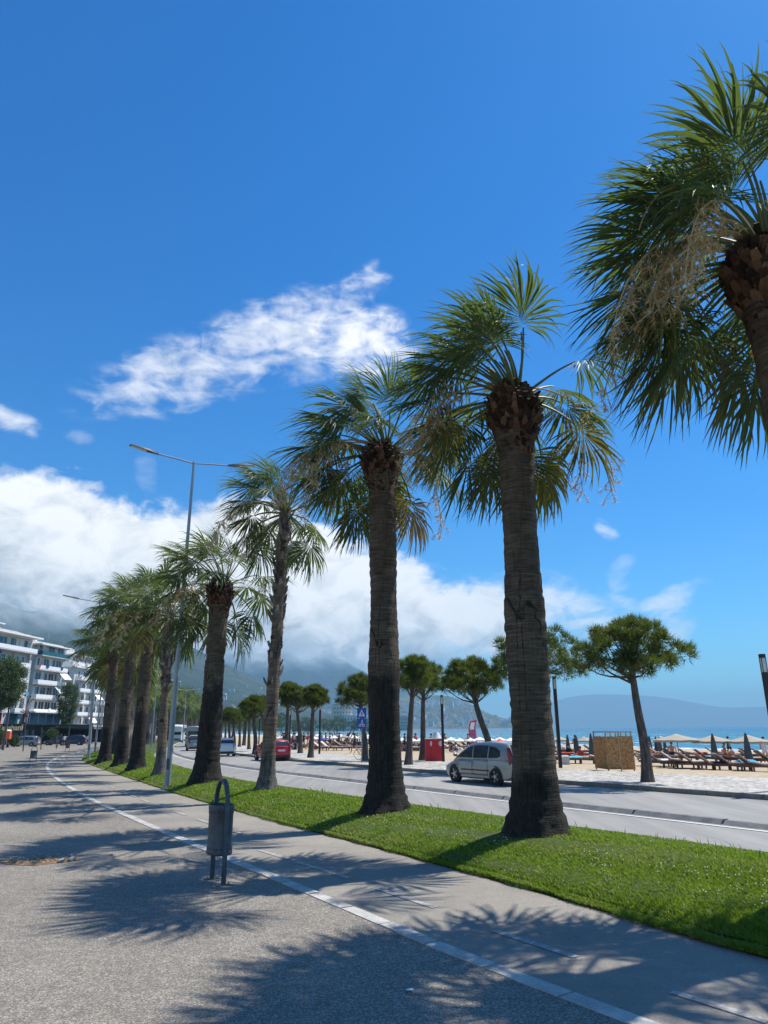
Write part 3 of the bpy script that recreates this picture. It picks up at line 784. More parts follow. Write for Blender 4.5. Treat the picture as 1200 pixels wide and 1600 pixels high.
# nearest palm stands on the same row, one spacing nearer, outside the frame to the right
dr = (b2 - b3); dr.z = 0
k_ = hd.x / hd.y; tt = (b2.x - k_ * b2.y) / (k_ * dr.y - dr.x); b1 = b2 + dr * tt; b1.z = vz(b1.x, b1.y)
PALM1 = fan_palm(0, 0, 1190, 395, 'tallest looking palm at the right edge, its trunk running out of the picture', 1, .35, 3.0, nf=47, RB=1.30, lp=1.32, nseg=50, sprays=15, base=b1, bare=4, boots=(1.05, 1.5))
PALM2 = fan_palm(840, 1301, 801, 618, 'thick palm at the front of the verge beside the silver car', 2, .345, 1.0, nf=43, RB=1.20, lp=1.25, sprays=6, boots=(1.0, 1.42), nseg=48)
PALM3 = fan_palm(602, 1265, 597, 706, 'thick dark based palm beside the blue crossing sign', 3, .335, 3.05, nf=42, RB=1.18, lp=1.2, sprays=6, boots=(.8, 1.42))
PALM4 = fan_palm(416, 1233, 446, 800, 'slender leaning palm with a criss-cross trunk in front of the red car', 4, .185, .9, flare=.85, nf=36, RB=1.08, lp=1.2, sprays=3, slim=3.0)
PALM5 = fan_palm(322, 1221, 345, 915, 'thick palm with a pinched waist right of the tall lamp post', 5, .34, 3.4, nf=36, RB=1.25, lp=1.5, sprays=4, boots=(.85, 1.35), nseg=40, notch=4.25)
PALM6 = fan_palm(250, 1209, 265, 962, 'slender palm with shaggy trunk just left of the tall lamp post', 6, .175, 1.0, flare=.8, nf=28, RB=1.1, lp=1.2, sprays=2, slim=3.4, nseg=36)
PALM7 = fan_palm(213, 1201, 236, 950, 'thick palm between the slender one and two others in the far row', 7, .30, 2.6, nf=34, RB=1.2, lp=1.5, sprays=2, boots=(.9, 1.3), nseg=36)
PALM8 = fan_palm(188, 1195, 209, 955, 'leaning thick palm in the middle of the far trio', 8, .29, 2.2, nf=34, RB=1.2, lp=1.5, sprays=2, boots=(1.2, 1.35), nseg=36)
PALM9 = fan_palm(163, 1190, 181, 1005, 'thick palm beside the second lamp post', 9, .29, 2.0, nf=34, RB=1.2, lp=1.5, sprays=1, boots=(1.0, 1.35), nseg=34)

# farther palms: light versions with one crown mesh
def far_palm_meshes(seed):
    r = random.Random(seed); vs = []; fs = []; tint = []; o = 0
    for i in range(34):
        u = (i + .5) / 34; az = i * 2.4; el = R(84 - 130 * u)
        me = frond_mesh(r, az, el, 1.5, 1.6, 18, .3 + u, .7, [M_FROND, M_PET])
        n = len(me.vertices); co = np.zeros(n * 3, np.float32); me.vertices.foreach_get('co', co)
        fi = np.zeros(len(me.polygons) * 4, np.int32); me.loops.foreach_get('vertex_index', fi)
        c = nrg.random(); vs.append(co.reshape(-1, 3)); fs.append(fi.reshape(-1, 4) + o); tint.append(np.full((n, 3), c)); o += n
        bpy.data.meshes.remove(me)
    return npmesh('crown', np.vstack(vs), np.vstack(fs), [M_FROND], np.vstack(tint))
FARCROWN = [far_palm_meshes(91), far_palm_meshes(92)]
M_FTRUNK = mat_trunk('far palm trunk bark', 1.5)
FT = trunk_mb([(0, 0, -.2), (.1, .05, 7.0)], lambda z: .42 * (1 - .02 * z) * (1 + .5 * math.exp(-max(z, 0) / .4)), 50, 14, 5)
FT = FT.mesh('trunk', M_FTRUNK, 70)
def far_palm(p, label, sc_=1.0, i=0):
    root = thing('palm_tree', label, 'palm tree', p, rng.uniform(-.4, .4), 'palms along the far bend')
    link('trunk', FT, root); c = link('crown', FARCROWN[i % 2], root); c.location = (.1, .05, 7.0); root.scale = (sc_,) * 3
    return root
vm = [(Vector(a) + Vector(b_)) / 2 for a, b_ in band(edge, vroad, 400)]
ya = P(163, 1190).y; nxt = ya + 4; i = 0
for p in vm:
    if p.y > nxt and p.y < 210:
        far_palm((p.x + rng.uniform(-.4, .4), p.y, vz(p.x, p.y) - .05), 'distant palm in the dense row along the bend of the road', rng.uniform(.9, 1.15), i); i += 1
        nxt = p.y + rng.uniform(4.2, 6.5) * (1 + (p.y - ya) / 120)
for k in range(15):                                       # the row on the other side, beyond the bus
    y = 150 + k * 11; x0 = G(292 + k * 2.0, 1160, 0).x / G(292 + k * 2.0, 1160, 0).y * y
    far_palm((x0 + rng.uniform(-2, 2), y, -.6), 'distant palm closing the view behind the bus', rng.uniform(1.0, 1.3), k)

# ------------------------------------------------------------------ pines
def pine_meshes(seed, R0, Hc, clumps=85, tuft=66, lean=(0, 0), th=4.2, flat=.62):
    """trunk with limbs, crown of needle tufts; crown centre at height Hc"""
    r = random.Random(seed); tr = MB(); g = np.random.default_rng(seed)
    top = Vector((lean[0], lean[1], Hc)); crot = [Vector((0, 0, -.2)), Vector((lean[0] * .12 + .05, lean[1] * .1, th * .35)), Vector((lean[0] * .55, lean[1] * .5, th * .75)), Vector((lean[0] * .8, lean[1] * .8, th)), top + Vector((0, 0, .3 * R0))]
    sp = [Vector(p) for p in spline(crot, 22)]
    tr.tube(sp, [.215 * (1 + .6 * math.exp(-i / 1.5)) * (1 - .55 * i / 21) for i in range(22)], 12)
    cent = []
    for i in range(clumps):
        u = (i + .5) / clumps; ph = i * 2.399963; zz = 1 - 1.36 * u
        rad = math.sqrt(max(0, 1 - (zz if zz > 0 else zz * 1.1) ** 2)) * R0 * (r.uniform(.62, 1.04) if r.random() < .75 else r.uniform(.2, .6))
        lob = 1 + .17 * math.sin(2 * ph + seed * 1.7) * (1 - abs(zz)) + .12 * math.sin(5 * ph + seed * 2)
        if math.sin(ph * 2 + seed) * math.sin(zz * 5 + seed * 3) > .72: continue
        c = top + Vector((math.cos(ph) * rad * lob, math.sin(ph) * rad * lob, zz * R0 * flat * r.uniform(.82, 1.08)))
        cent.append(c)
    for i, c in enumerate(cent):
        if i % 3 == 0:
            a = sp[r.randint(15, 20)]; mid_ = a.lerp(c, .55) + Vector((0, 0, -.16 * (c - a).length * .6))
            tr.tube([Vector(q) for q in spline([a, mid_, c], 6)], [.055, .045, .036, .026, .018, .01], 5)
    vs = []; fs = []; tint = []; o = 0
    for c in cent:
        n = int(tuft * r.uniform(.7, 1.3)); cr = R0 * r.uniform(.12, .2)
        out = np.array((c - top).normalized()) + np.array([0, 0, .75])
        d = nrmz(g.normal(0, 1, (n, 3)) + out * .8); o_ = np.array(c) + d * (g.random((n, 1)) ** .5) * cr * np.array([1, 1, .72])
        for q in range(3):
            dd = nrmz(d + g.normal(0, .42, (n, 3)) + np.array([0, 0, .3])); sd_ = nrmz(np.cross(dd, g.normal(0, 1, (n, 3)))) * (.009 + .011 * g.random((n, 1)))
            l = .22 + .17 * g.random((n, 1))
            tri = np.stack([o_ - sd_, o_ + sd_, o_ + dd * l], 1).reshape(-1, 3)
            vs.append(tri); fs.append(np.arange(n * 3).reshape(-1, 3) + o); o += n * 3
            tb = np.clip(.40 + r.uniform(-.22, .22) + g.normal(0, .17, (n, 1)), .02, 1)
            tint.append(np.repeat(np.repeat(tb, 3, 0), 3, 1))
    return tr.mesh('trunk', M_BARK, 60), npmesh('crown', np.vstack(vs), np.vstack(fs), [M_PINE], np.vstack(tint))
def place_pine(px, py, cx, cy, half_w, label, mesh=None, seed=1, base=None, flat=.74, z=.02, clumps=80):
    b = G(px, py, z) if base is None else Vector(base)
    c = V(cx, cy, b.y) - b; dep = (CR.inverted() @ (b - EYE)).z * -1
    R0 = half_w / FPX * dep
    tm, cm = pine_meshes(seed, R0, c.z, clumps=clumps, lean=(c.x, 0), th=c.z - R0 * .5, flat=flat)
    root = thing('pine_tree', label, 'pine tree', b, 0, 'umbrella pines on the promenade')
    link('trunk', tm, root); link('crown', cm, root); return root
PA = place_pine(1012, 1222, 985, 1030, 77, 'leaning round pine beside the chipboard cabin', seed=1, clumps=98)
PB = place_pine(845, 1204, 838, 1040, 70, 'pine half hidden behind the thick front palm', seed=2)
PC = place_pine(768, 1203, 736, 1070, 48, 'bent pine rising behind the silver car', seed=3)
PD = place_pine(638, 1195, 646, 1062, 42, 'pine nearest the kerb left of the red booth', seed=4)
PE = place_pine(660, 1188, 662, 1068, 36, 'pine close beside the red booth', seed=5)
PF = place_pine(570, 1189, 563, 1090, 42, 'pine behind the blue crossing sign', seed=6)
PG = place_pine(485, 1184, 490, 1094, 24, 'round pine right of the red car', seed=7, flat=.8)
PH = place_pine(469, 1177, 463, 1096, 24, 'slim pine standing behind a round one near the red car', seed=8, flat=.8)
PI_ = place_pine(446, 1177, 451, 1088, 22, 'tall pine directly behind the red car', seed=9, flat=.85)
PJ = place_pine(398, 1178, 396, 1107, 22, 'pine left of the red car on the promenade kerb', seed=10, flat=.7)
PK = place_pine(414, 1173, 408, 1106, 18, 'small pine behind the slender leaning palm', seed=11, flat=.8)
i = 0
for px, py, cx, cy, hw in [(389, 1171, 384, 1109, 15), (366, 1171, 368, 1113, 15), (358, 1173, 357, 1112, 15), (374, 1167, 376, 1113, 12), (352, 1166, 350, 1115, 13), (345, 1163, 345, 1117, 11), (340, 1161, 341, 1118, 9), (336, 1159, 337, 1119, 8), (380, 1165, 381, 1115, 10), (362, 1163, 361, 1117, 9)]:
    b = G(px, py, .02); src = [PG, PH, PJ, PK][i % 4]; c = V(cx, cy, b.y) - b
    s0 = kids(src)[0].data.vertices; hsrc = max(v.co.z for v in s0)
    sc_ = (c.z + .6) / hsrc
    d = dup(src, b, rng.uniform(0, 6.28), 'far pine in the row at the bend of the promenade', 'far pines of the promenade', sc_); i += 1

# ------------------------------------------------------------------ grass and clover
def make_grass():
    N = 330000
    A = np.array(va); Bv = np.array(vb); k = len(A)
    segA = np.linalg.norm(np.diff((A + Bv) / 2, axis=0), axis=1); wid = np.linalg.norm(Bv - A, axis=1)
    cy = ((A + Bv) / 2)[:, 1]
    dens = 1.0 / np.maximum(cy, 3.4) ** 1.75; dens[cy < 2.5] = 0; dens[cy > 75] = 0
    wgt = segA * wid[:-1] * dens[:-1]; wgt /= wgt.sum()
    i = nrg.choice(k - 1, N, p=wgt); f = nrg.random(N)[:, None]; v = nrg.random(N)
    edge_n = nrg.random(N) < .05; v = np.where(edge_n, nrg.random(N) * .02, v)
    a = A[i] * (1 - f) + A[i + 1] * f; b = Bv[i] * (1 - f) + Bv[i + 1] * f
    p = a + (b - a) * v[:, None]
    z = .045 + .30 * np.maximum(0, np.sin(np.pi * np.clip(v, 0, 1) ** .85)) ** 1.1 - .012
    z = np.where(v < .01, .02, z)
    oe = (v < .02); rag = .09 * (np.sin(p[:, 0] * 5.1) * np.sin(p[:, 1] * 3.7 + 1) + .7 * np.sin(p[:, 0] * 13 + p[:, 1] * 9)) + .02
    p = p - np.where(oe, rag + .05 * nrg.random(N), 0)[:, None] * (b - a) / np.linalg.norm(b - a, axis=1, keepdims=True); z = np.where(oe, np.minimum(z, .03), z)
    d = np.hypot(p[:, 0], p[:, 1]); sc_ = np.clip(d / 7, 1, 5)
    def pn(x, y, s, q): return np.sin(x * s + q) * np.sin(y * s * 1.13 + q * 2) + .6 * np.sin(x * s * 2.3 + y * s * 1.7 + q) + .4 * np.sin(x * s * 4.1 - y * s * 3.3)
    lush = pn(p[:, 0], p[:, 1], 1.1, 1.3) * .5 + pn(p[:, 0], p[:, 1], 3.7, .3) * .35
    h = (.040 + .026 * nrg.random(N)) * (1 + .28 * np.clip(lush, -1, 1.5)) * np.where(v > .93, 1.25, 1) * np.where(v < .04, .85, 1)
    tall = nrg.random(N) < .003; h = np.where(tall & (v > .5), h * 2.6, h)
    w = (.0042 + .003 * nrg.random(N)) * sc_
    an = nrg.random(N) * 6.283; la = nrg.random(N) * 6.283; ln = np.abs(nrg.normal(0, .55, N)) + .15
    side = np.stack([np.cos(an), np.sin(an), np.zeros(N)], 1) * w[:, None]
    lean = np.stack([np.cos(la) * ln - .25, np.sin(la) * ln, np.ones(N)], 1) * h[:, None]
    p3 = np.stack([p[:, 0], p[:, 1], z], 1); mid_ = p3 + lean * np.array([.35, .35, .62])
    vs = np.stack([p3 - side, p3 + side, mid_ + side * .7, mid_ - side * .7, p3 + lean], 1).reshape(-1, 3)
    o = np.arange(N)[:, None] * 5
    f3 = np.concatenate([o + np.array([[0, 1, 2]]), o + np.array([[0, 2, 3]]), o + np.array([[3, 2, 4]])])
    dry = np.clip(pn(p[:, 0], p[:, 1], .8, 5.1) * .6 + pn(p[:, 0], p[:, 1], 2.9, 2.2) * .4 - .15 + .5 * (v < .07) + .4 * (v > .93) + nrg.normal(0, .25, N), 0, 1)
    h = h * (1 - .25 * dry)
    tint = np.clip(.42 + .16 * lush + nrg.normal(0, .16, N) - .12 * (v < .06), 0, 1)
    tint = np.repeat(np.stack([tint, dry, tint], 1), 5, 0)
    o = link('grass', npmesh('grass', vs, f3, [M_GRASS], tint)); tag(o, kind='stuff')
    # clover heads
    n = 1700; i = nrg.choice(k - 1, n * 6, p=wgt); f = nrg.random(n * 6)[:, None]; v = nrg.random(n * 6)
    a = A[i] * (1 - f) + A[i + 1] * f; b = Bv[i] * (1 - f) + Bv[i + 1] * f; p = a + (b - a) * v[:, None]
    q = pn(p[:, 0], p[:, 1], 1.6, 4.0) + .5 * pn(p[:, 0], p[:, 1], .7, 2.0); keep = (q > .35) & (v > .12) & (p[:, 1] < 30)
    p, v = p[keep][:n], v[keep][:n]; n = len(p)
    z = .045 + .30 * np.sin(np.pi * v ** .85) ** 1.1 + .038 + .016 * nrg.random(n)
    c = np.stack([p[:, 0], p[:, 1], z], 1); r_ = (.0075 + .004 * nrg.random(n))[:, None, None]
    oc = np.array([[1, 0, 0], [0, 1, 0], [-1, 0, 0], [0, -1, 0], [0, 0, 1], [0, 0, -.8]], float)
    vs = (c[:, None, :] + oc[None] * r_).reshape(-1, 3)
    ff = np.array([[0, 1, 4], [1, 2, 4], [2, 3, 4], [3, 0, 4], [1, 0, 5], [2, 1, 5], [3, 2, 5], [0, 3, 5]])
    fs = (np.arange(n)[:, None, None] * 6 + ff[None]).reshape(-1, 3)
    tag(link('clover_flowers', npmesh('clover_flowers', vs, fs, [M_PETAL])), kind='stuff')
make_grass()
# ------------------------------------------------------------------ hills
def mat_hill(name, cols, houses=0.0, fade=None):
    m, t, b = material(name); p = t.pos()
    n = t.noise(p, .012, 8, .68); n2 = t.noise(p, .0026, 6, .6); f = t.noise(p, .06, 4, .7)
    g = t.m('ADD', t.m('MULTIPLY', n, .5), t.m('ADD', t.m('MULTIPLY', n2, .35), t.m('MULTIPLY', f, .18)))
    col = t.ramp(g, [(.38, cols[0]), (.52, cols[1]), (.66, cols[2])])
    bare = t.mapr(t.noise(p, .004, 7, .7, .5), .63, .68, 0, .7)
    col = t.mix(bare, col, (.30, .26, .20))
    pbr(t, b, col, .95, None, t.bump(t.m('ADD', n, n2), 1.0, 18), .1)
    if fade:                                              # the summit is lost in the cloud cap
        x, y, z = t.xyz(p)
        q = t.m('ADD', z, t.m('MULTIPLY', t.m('SUBTRACT', t.noise(p, .0035, 6, .6), .5), fade[1] * 1.3))
        k = t.mapr(q, fade[0] - fade[1] * .5, fade[0] + fade[1] * .5, 0, 1, True)
        tr = t.new('ShaderNodeBsdfTransparent'); ms = t.new('ShaderNodeMixShader'); t.put(ms.inputs[0], k)
        t.l.new(b.outputs[0], ms.inputs[1]); t.l.new(tr.outputs[0], ms.inputs[2])
        t.l.new(ms.outputs[0], m.node_tree.nodes['Material Output'].inputs[0])
    return m
def hill(name, ridge, dist, depth, m, seed=0, rough=.06, z0=-1.5, nu=170, nv=60):
    """ridge: [(px, py)] seen at about `dist` metres, slopes falling towards us over `depth`"""
    r = np.random.default_rng(seed); px = np.array([q[0] for q in ridge], float); py = np.array([q[1] for q in ridge], float)
    xs = np.linspace(px[0], px[-1], nu); ys = np.interp(xs, px, py)
    ys = np.convolve(np.pad(ys, 4, 'edge'), np.ones(9) / 9, 'valid')
    top = []; 
    for x, y in zip(xs, ys):
        d = ray(x, y); h = d / math.hypot(d.x, d.y); top.append(EYE + h * dist)
    top = np.array([tuple(q) for q in top]); rows = []
    ph = r.uniform(0, 6.28, 24); am = r.uniform(.5, 1, 24)
    u = np.linspace(0, 1, nu)
    for j in range(nv):
        v = j / (nv - 1)
        if v <= .75:
            w = v / .75; prof = w ** 1.25; back = 1 - w; k = -depth * back
        else:
            w = (v - .75) / .25; prof = 1 - .9 * w ** 1.2; k = depth * .7 * w
        dirn = top[:, :2] / np.linalg.norm(top[:, :2], axis=1, keepdims=True)
        xy = top[:, :2] + dirn * k
        nz = sum(am[i] / (1 + i * .28) * np.sin((2 + i * 1.3) * u * 6.28 + ph[i] + v * (i * 2.3 - 20) + 2 * np.sin(v * 7 + ph[i])) for i in range(24)) * rough
        H = np.maximum(top[:, 2] - z0, 0)
        z = z0 + H * prof * (1 + nz * (1 - prof) * 1.6 + nz * .12)
        rows.append([tuple(q) for q in np.c_[xy, z]])
    mb = MB().grid(rows); o = mb.build(name, m, smooth=180); tag(o, kind='structure')
    return BVHTree.FromPolygons([Vector(v) for v in mb.v], mb.f)
HILL_G = ((.018, .030, .020), (.036, .052, .034), (.085, .085, .06))  # near hill darkened: the clouds' shadow is put into its colours
M_HILLA = mat_hill('near wooded hill', HILL_G, fade=(285, 150))
M_HILLB = mat_hill('far mountain', ((.016, .026, .024), (.028, .042, .034), (.05, .06, .045)), fade=(405, 220))  # mountain colours lowered to carry the cloud shadow lying on it
M_HILLC = mat_hill('headland scrub', ((.03, .045, .025), (.075, .09, .05), (.17, .155, .115)))
M_HILLD = mat_hill('distant peninsula', ((.04, .05, .03), (.07, .08, .05), (.10, .10, .07)))
HA = hill('hill', [(-700, 900), (-300, 905), (0, 905), (120, 935), (200, 962), (285, 1002), (320, 1021), (350, 1036), (385, 1054), (430, 1078), (480, 1102), (540, 1124), (600, 1137)], 2700, 1500, M_HILLA, 1)
HB = hill('mountain', [(150, 930), (250, 960), (330, 975), (420, 990), (500, 1012), (545, 1036), (580, 1056), (620, 1074), (680, 1088), (760, 1120), (800, 1136)], 5000, 1500, M_HILLB, 2)
HC = hill('headland', [(470, 1122), (520, 1098), (560, 1086), (610, 1083), (660, 1087), (700, 1086), (735, 1099), (765, 1116), (800, 1126), (835, 1135), (856, 1141)], 3900, 800, M_HILLC, 3, rough=.045)
HD = hill('peninsula', [(780, 1132), (840, 1106), (880, 1090), (905, 1086), (950, 1084), (1000, 1086), (1040, 1089), (1090, 1099), (1130, 1106), (1165, 1105), (1200, 1104), (1300, 1102), (1500, 1112), (1700, 1128)], 14300, 1200, M_HILLD, 4, rough=.03, z0=-.95)
HAZE = 1.5e-4
def make_haze():
    m = bpy.data.materials.new('thin sea haze'); m.use_nodes = True; nt = m.node_tree; nt.nodes.clear()
    out = nt.nodes.new('ShaderNodeOutputMaterial'); v = nt.nodes.new('ShaderNodeVolumePrincipled')
    v.inputs['Color'].default_value = (.38, .72, 1, 1); v.inputs['Density'].default_value = HAZE; v.inputs['Anisotropy'].default_value = 0
    nt.links.new(v.outputs[0], out.inputs['Volume'])
    o = MB().box((0, 7600, 313), (34000, 16400, 634)).build('haze', m); tag(o, kind='stuff')
make_haze()

# ------------------------------------------------------------------ object materials
M_STEEL = simple('grey painted steel', (.30, .33, .36), .45, .12, 3, .3); M_DARKST = simple('dark weathered steel', (.075, .088, .10), .5, .35, 9, .25, .2)
M_BLACK = simple('matt black', (.018, .018, .02), .5, .2); M_RUB = simple('tyre rubber', (.02, .02, .021), .8, .2); M_ALLOY = simple('alloy', (.55, .56, .58), .3, .1, 4, .8)
M_LED = simple('lamp glass', (.62, .62, .58), .25, .05); M_WHITE = simple('white render', (.52, .51, .485), .75, .10, .6); M_WHITE2 = simple('bright white paint', (.84, .82, .80), .6, .06, 2)  # white render darkened: shade on the apartment front is put into its colour
M_GREYW = simple('pale grey render', (.52, .52, .51), .8, .14, .5); M_GREYC = simple('bare concrete frame', (.36, .35, .33), .85, .2, .4)
M_BLUEP = simple('deep blue cladding', (.012, .055, .20), .35, .15, 1); M_WOODB = simple('brown painted wood', (.13, .068, .045), .6, .3, 5); M_WOODL = simple('raw timber', (.42, .30, .18), .7, .25, 6)
M_CUSH = simple('faded beige cushion', (.56, .43, .36), .85, .12, 4); M_CREAM = simple('cream canvas', (.37, .32, .245), .85, .08, 2); M_GREYCAN = simple('charcoal canvas', (.075, .075, .08), .85, .2, 3)
M_WHCAN = simple('white canvas', (.80, .79, .76), .85, .06, 2); M_REDP = simple('red painted board', (.52, .018, .035), .45, .10, 2); M_ORANGE = simple('orange plastic', (.80, .12, .035), .45, .1)
M_SIGNB = simple('blue sign sheet', (.012, .085, .42), .4, .08, 3); M_SIGNW = simple('white sign film', (.78, .79, .78), .5, .05); M_GOLD = simple('brass letters', (.85, .68, .38), .5, .1, 3)
M_PINK = simple('pink printed cloth', (.42, .10, .19), .8, .3, 3); M_BLUET = simple('turquoise towel', (.05, .42, .62), .9, .35, 5); M_CORAL = simple('coral canvas', (.75, .13, .09), .8, .15, 3)
M_NAVYC = simple('dark blue canvas', (.02, .03, .06), .8, .15, 3); M_SKIN = simple('skin', (.42, .24, .16), .6, .1); M_HAIR = simple('dark hair', (.02, .015, .012), .7, .2)
M_REDC = simple('red cloth', (.45, .03, .03), .8, .15); M_NAVY = simple('navy cloth', (.02, .03, .09), .8, .15); M_WCLOTH = simple('pale cloth', (.65, .65, .64), .85, .1)
M_DIRT = mat_concrete('dry dirt', (.30, .19, .11)); M_STRAW = simple('dry leaf litter', (.50, .33, .19), .9, .3, 9); M_PLATE = simple('number plate', (.72, .72, .68), .5, .05)
M_TAIL = simple('red lamp lens', (.16, .006, .014), .15, .1); M_HEADL = simple('clear lamp lens', (.7, .72, .74), .1, .1, 3, .3); M_TRIM = simple('black plastic trim', (.025, .026, .028), .55, .2)
def mat_glass(name, col, rough=.06, spec=.6):
    m, t, b = material(name); n = t.noise(t.obj(), 1.2, 3)
    pbr(t, b, t.mix(n, col, tuple(q * .45 for q in col)), rough, None, None, spec); return m
M_GLASS = mat_glass('tinted car glass', (.045, .055, .06), .04); M_WIN = mat_glass('window glass', (.05, .065, .08)); M_TEAL = mat_glass('teal shop glass', (.02, .13, .17), .1)
def mat_paintc(name, col, metal=.35):
    m, t, b = material(name); n = t.noise(t.obj(), 40, 3, .7); g = t.noise(t.obj(), 1.2, 5)
    f = t.m('MULTIPLY', t.mapr(n, .3, .7, .94, 1.05), t.mapr(g, .3, .7, .9, 1.05))
    pbr(t, b, t.mix(1.0, col, t.comb(f, f, f), 'MULTIPLY'), .32, metal, None, .5, .6); b.inputs['Coat Roughness'].default_value = .08; return m
M_SILVER = mat_paintc('silver car paint', (.29, .30, .295)); M_REDCAR = mat_paintc('red car paint', (.42, .012, .03), .15); M_WHCAR = mat_paintc('white car paint', (.72, .73, .73), 0)
M_NAVYCAR = mat_paintc('dark blue car paint', (.018, .028, .075), .3); M_DARKCAR = mat_paintc('dark grey car paint', (.05, .055, .06), .3)
def mat_osb():
    m, t, b = material('chipboard'); p = t.obj()
    v = t.vor(t.mapping(p, (9, 9, 26)), 1.2, out=1); v2 = t.vor(t.mapping(p, (22, 22, 8), rot=(.5, .3, .6)), 1.2, out=1)
    g = t.m('ADD', t.m('MULTIPLY', t.xyz(v)[0], .5), t.m('MULTIPLY', t.xyz(v2)[1], .5))
    pbr(t, b, t.ramp(g, [(.1, (.20, .095, .035)), (.5, (.38, .20, .08)), (.9, (.52, .32, .15))]), .75, None, None, .2); return m
M_OSB = mat_osb()

# ------------------------------------------------------------------ lamp posts
def road_lamp(px, py, tx, ty, label, z=None, turn=0.0):
    b = P(px, py) if z is None else G(px, py, z); b.z -= .03
    h = V(tx, ty, b.y) - b
    root = thing('street_lamp', label, 'street lamp', b, 0, 'tall grey street lamps'); H = h.z
    pole = MB().tube([(0, 0, 0), (h.x * .45, 0, H * .45), (h.x, 0, H)], [.11, .085, .05], 14).build('pole', M_STEEL, root, smooth=50)
    MB().lathe([(.19, 0), (.19, .035), (.12, .05)], 14).build('base_plate', M_STEEL, pole)
    MB().box((0, -.112, .85), (.09, .02, .38)).build('access_door', M_DARKST, pole)
    ad = Vector((math.cos(turn), math.sin(turn), 0))
    for sgn in (-1, 1):
        a0 = Vector((h.x, 0, H - .06)); a1 = a0 + ad * sgn * 1.55 + Vector((0, 0, .16))
        arm = MB().tube([a0, a0.lerp(a1, .5) + Vector((0, 0, .01)), a1], .032, 8).build('arm', M_STEEL, root, smooth=50)
        d = (ad * sgn + Vector((0, 0, .17))).normalized(); s = Vector((-d.y, d.x, 0)).normalized(); n = d.cross(s); n = n if n.z > 0 else -n
        hd_ = MB(); prof = [(-.12, .045, .05), (.05, .07, .07), (.28, .13, .075), (.55, .145, .045), (.95, .135, .03), (1.04, .10, .02)]; rws = []
        for q, w, th in prof:
            c = a1 + d * q; rws.append([c - s * w - n * .01, c - s * w * .7 + n * th, c + s * w * .7 + n * th, c + s * w - n * .01, c + s * w * .8 - n * .022, c - s * w * .8 - n * .022, c - s * w - n * .01])
        hd_.grid(rws); hd_.add(rws[0][:6], [tuple(range(6))]); hd_.add(rws[-1][:6], [tuple(range(5, -1, -1))])
        ho = hd_.build('lamp_head', M_DARKST, root, smooth=40)
        lz = MB(); c0, c1 = a1 + d * .36 - n * .027, a1 + d * .98 - n * .027
        lz.add([c0 - s * .10, c0 + s * .10, c1 + s * .095, c1 - s * .095, c0 - s * .10 + n * .012, c0 + s * .10 + n * .012, c1 + s * .095 + n * .012, c1 - s * .095 + n * .012], [(0, 1, 2, 3), (7, 6, 5, 4), (0, 4, 5, 1), (2, 6, 7, 3)])
        lz.build('lens', M_LED, ho)
    return root
L1 = road_lamp(261, 1231, 303, 722, 'tall double-armed lamp post standing on the grass in front of the palms', turn=.5)
L2 = road_lamp(138, 1187, 156, 940, 'second double-armed lamp post at the far tip of the grass', turn=.5)
L3 = road_lamp(148, 1176, 163, 1035, 'third lamp post behind the second on the far path edge', z=0, turn=.5)
def far_lamp(px, py, Y, label):
    t_ = V(px, py, Y); root = thing('street_lamp', label, 'street lamp', (t_.x, Y, -.3), 0, 'street lamps far along the road'); H = t_.z + .3
    MB().tube([(0, 0, 0), (0, 0, H)], [.11, .06], 8).build('pole', M_STEEL, root)
    for s in (-1, 1): MB().tube([(0, 0, H), (s * 1.3, 0, H + .2)], .04, 6).box((s * 1.8, 0, H + .26), (1.0, .26, .09)).build('arm', M_LED, root)
far_lamp(246, 1051, 95, 'lamp head peeping between two palms over the road'); far_lamp(291, 1079, 130, 'far lamp post beyond the bus right of the tall pole')

def dark_lamp(px, py, tx, ty, label, z=.03, w=.16, lit=True):
    b = G(px, py, z); h = V(tx, ty, b.y) - b; H = h.z
    root = thing('lamp_column', label, 'lamp post', b, 0, 'dark lamp columns on the promenade')
    MB().box((0, 0, H * .43), (w, w, H * .86)).build('column', M_BLACK, root)
    MB().box((0, 0, H * .915), (w * .8, w * .8, H * .11)).build('light_box', M_LED, root)
    g = MB()
    for sx in (-1, 1):
        for sy in (-1, 1): g.box((sx * w * .46, sy * w * .46, H * .915), (.018, .018, H * .11))
    g.build('light_cage', M_BLACK, root); MB().box((0, 0, H * .985), (w * 1.02, w * 1.02, H * .03)).build('cap', M_BLACK, root)
dark_lamp(876, 1200, 862, 1057, 'dark lamp column right of the thick front palm'); dark_lamp(693, 1190, 691, 1086, 'dark lamp column against the red booth')
dark_lamp(1224, 1235, 1192, 1022, 'dark lamp column cut by the right edge of the picture'); dark_lamp(499, 1178, 500, 1098, 'dark lamp column left of the blue sign among the pines')
dark_lamp(452, 1175, 453, 1108, 'thin dark lamp column just behind the red car', w=.13); dark_lamp(404, 1170, 405, 1115, 'small dark lamp column left of the red car', w=.13); dark_lamp(383, 1165, 384, 1118, 'smallest dark lamp column in the far pine row', w=.13)

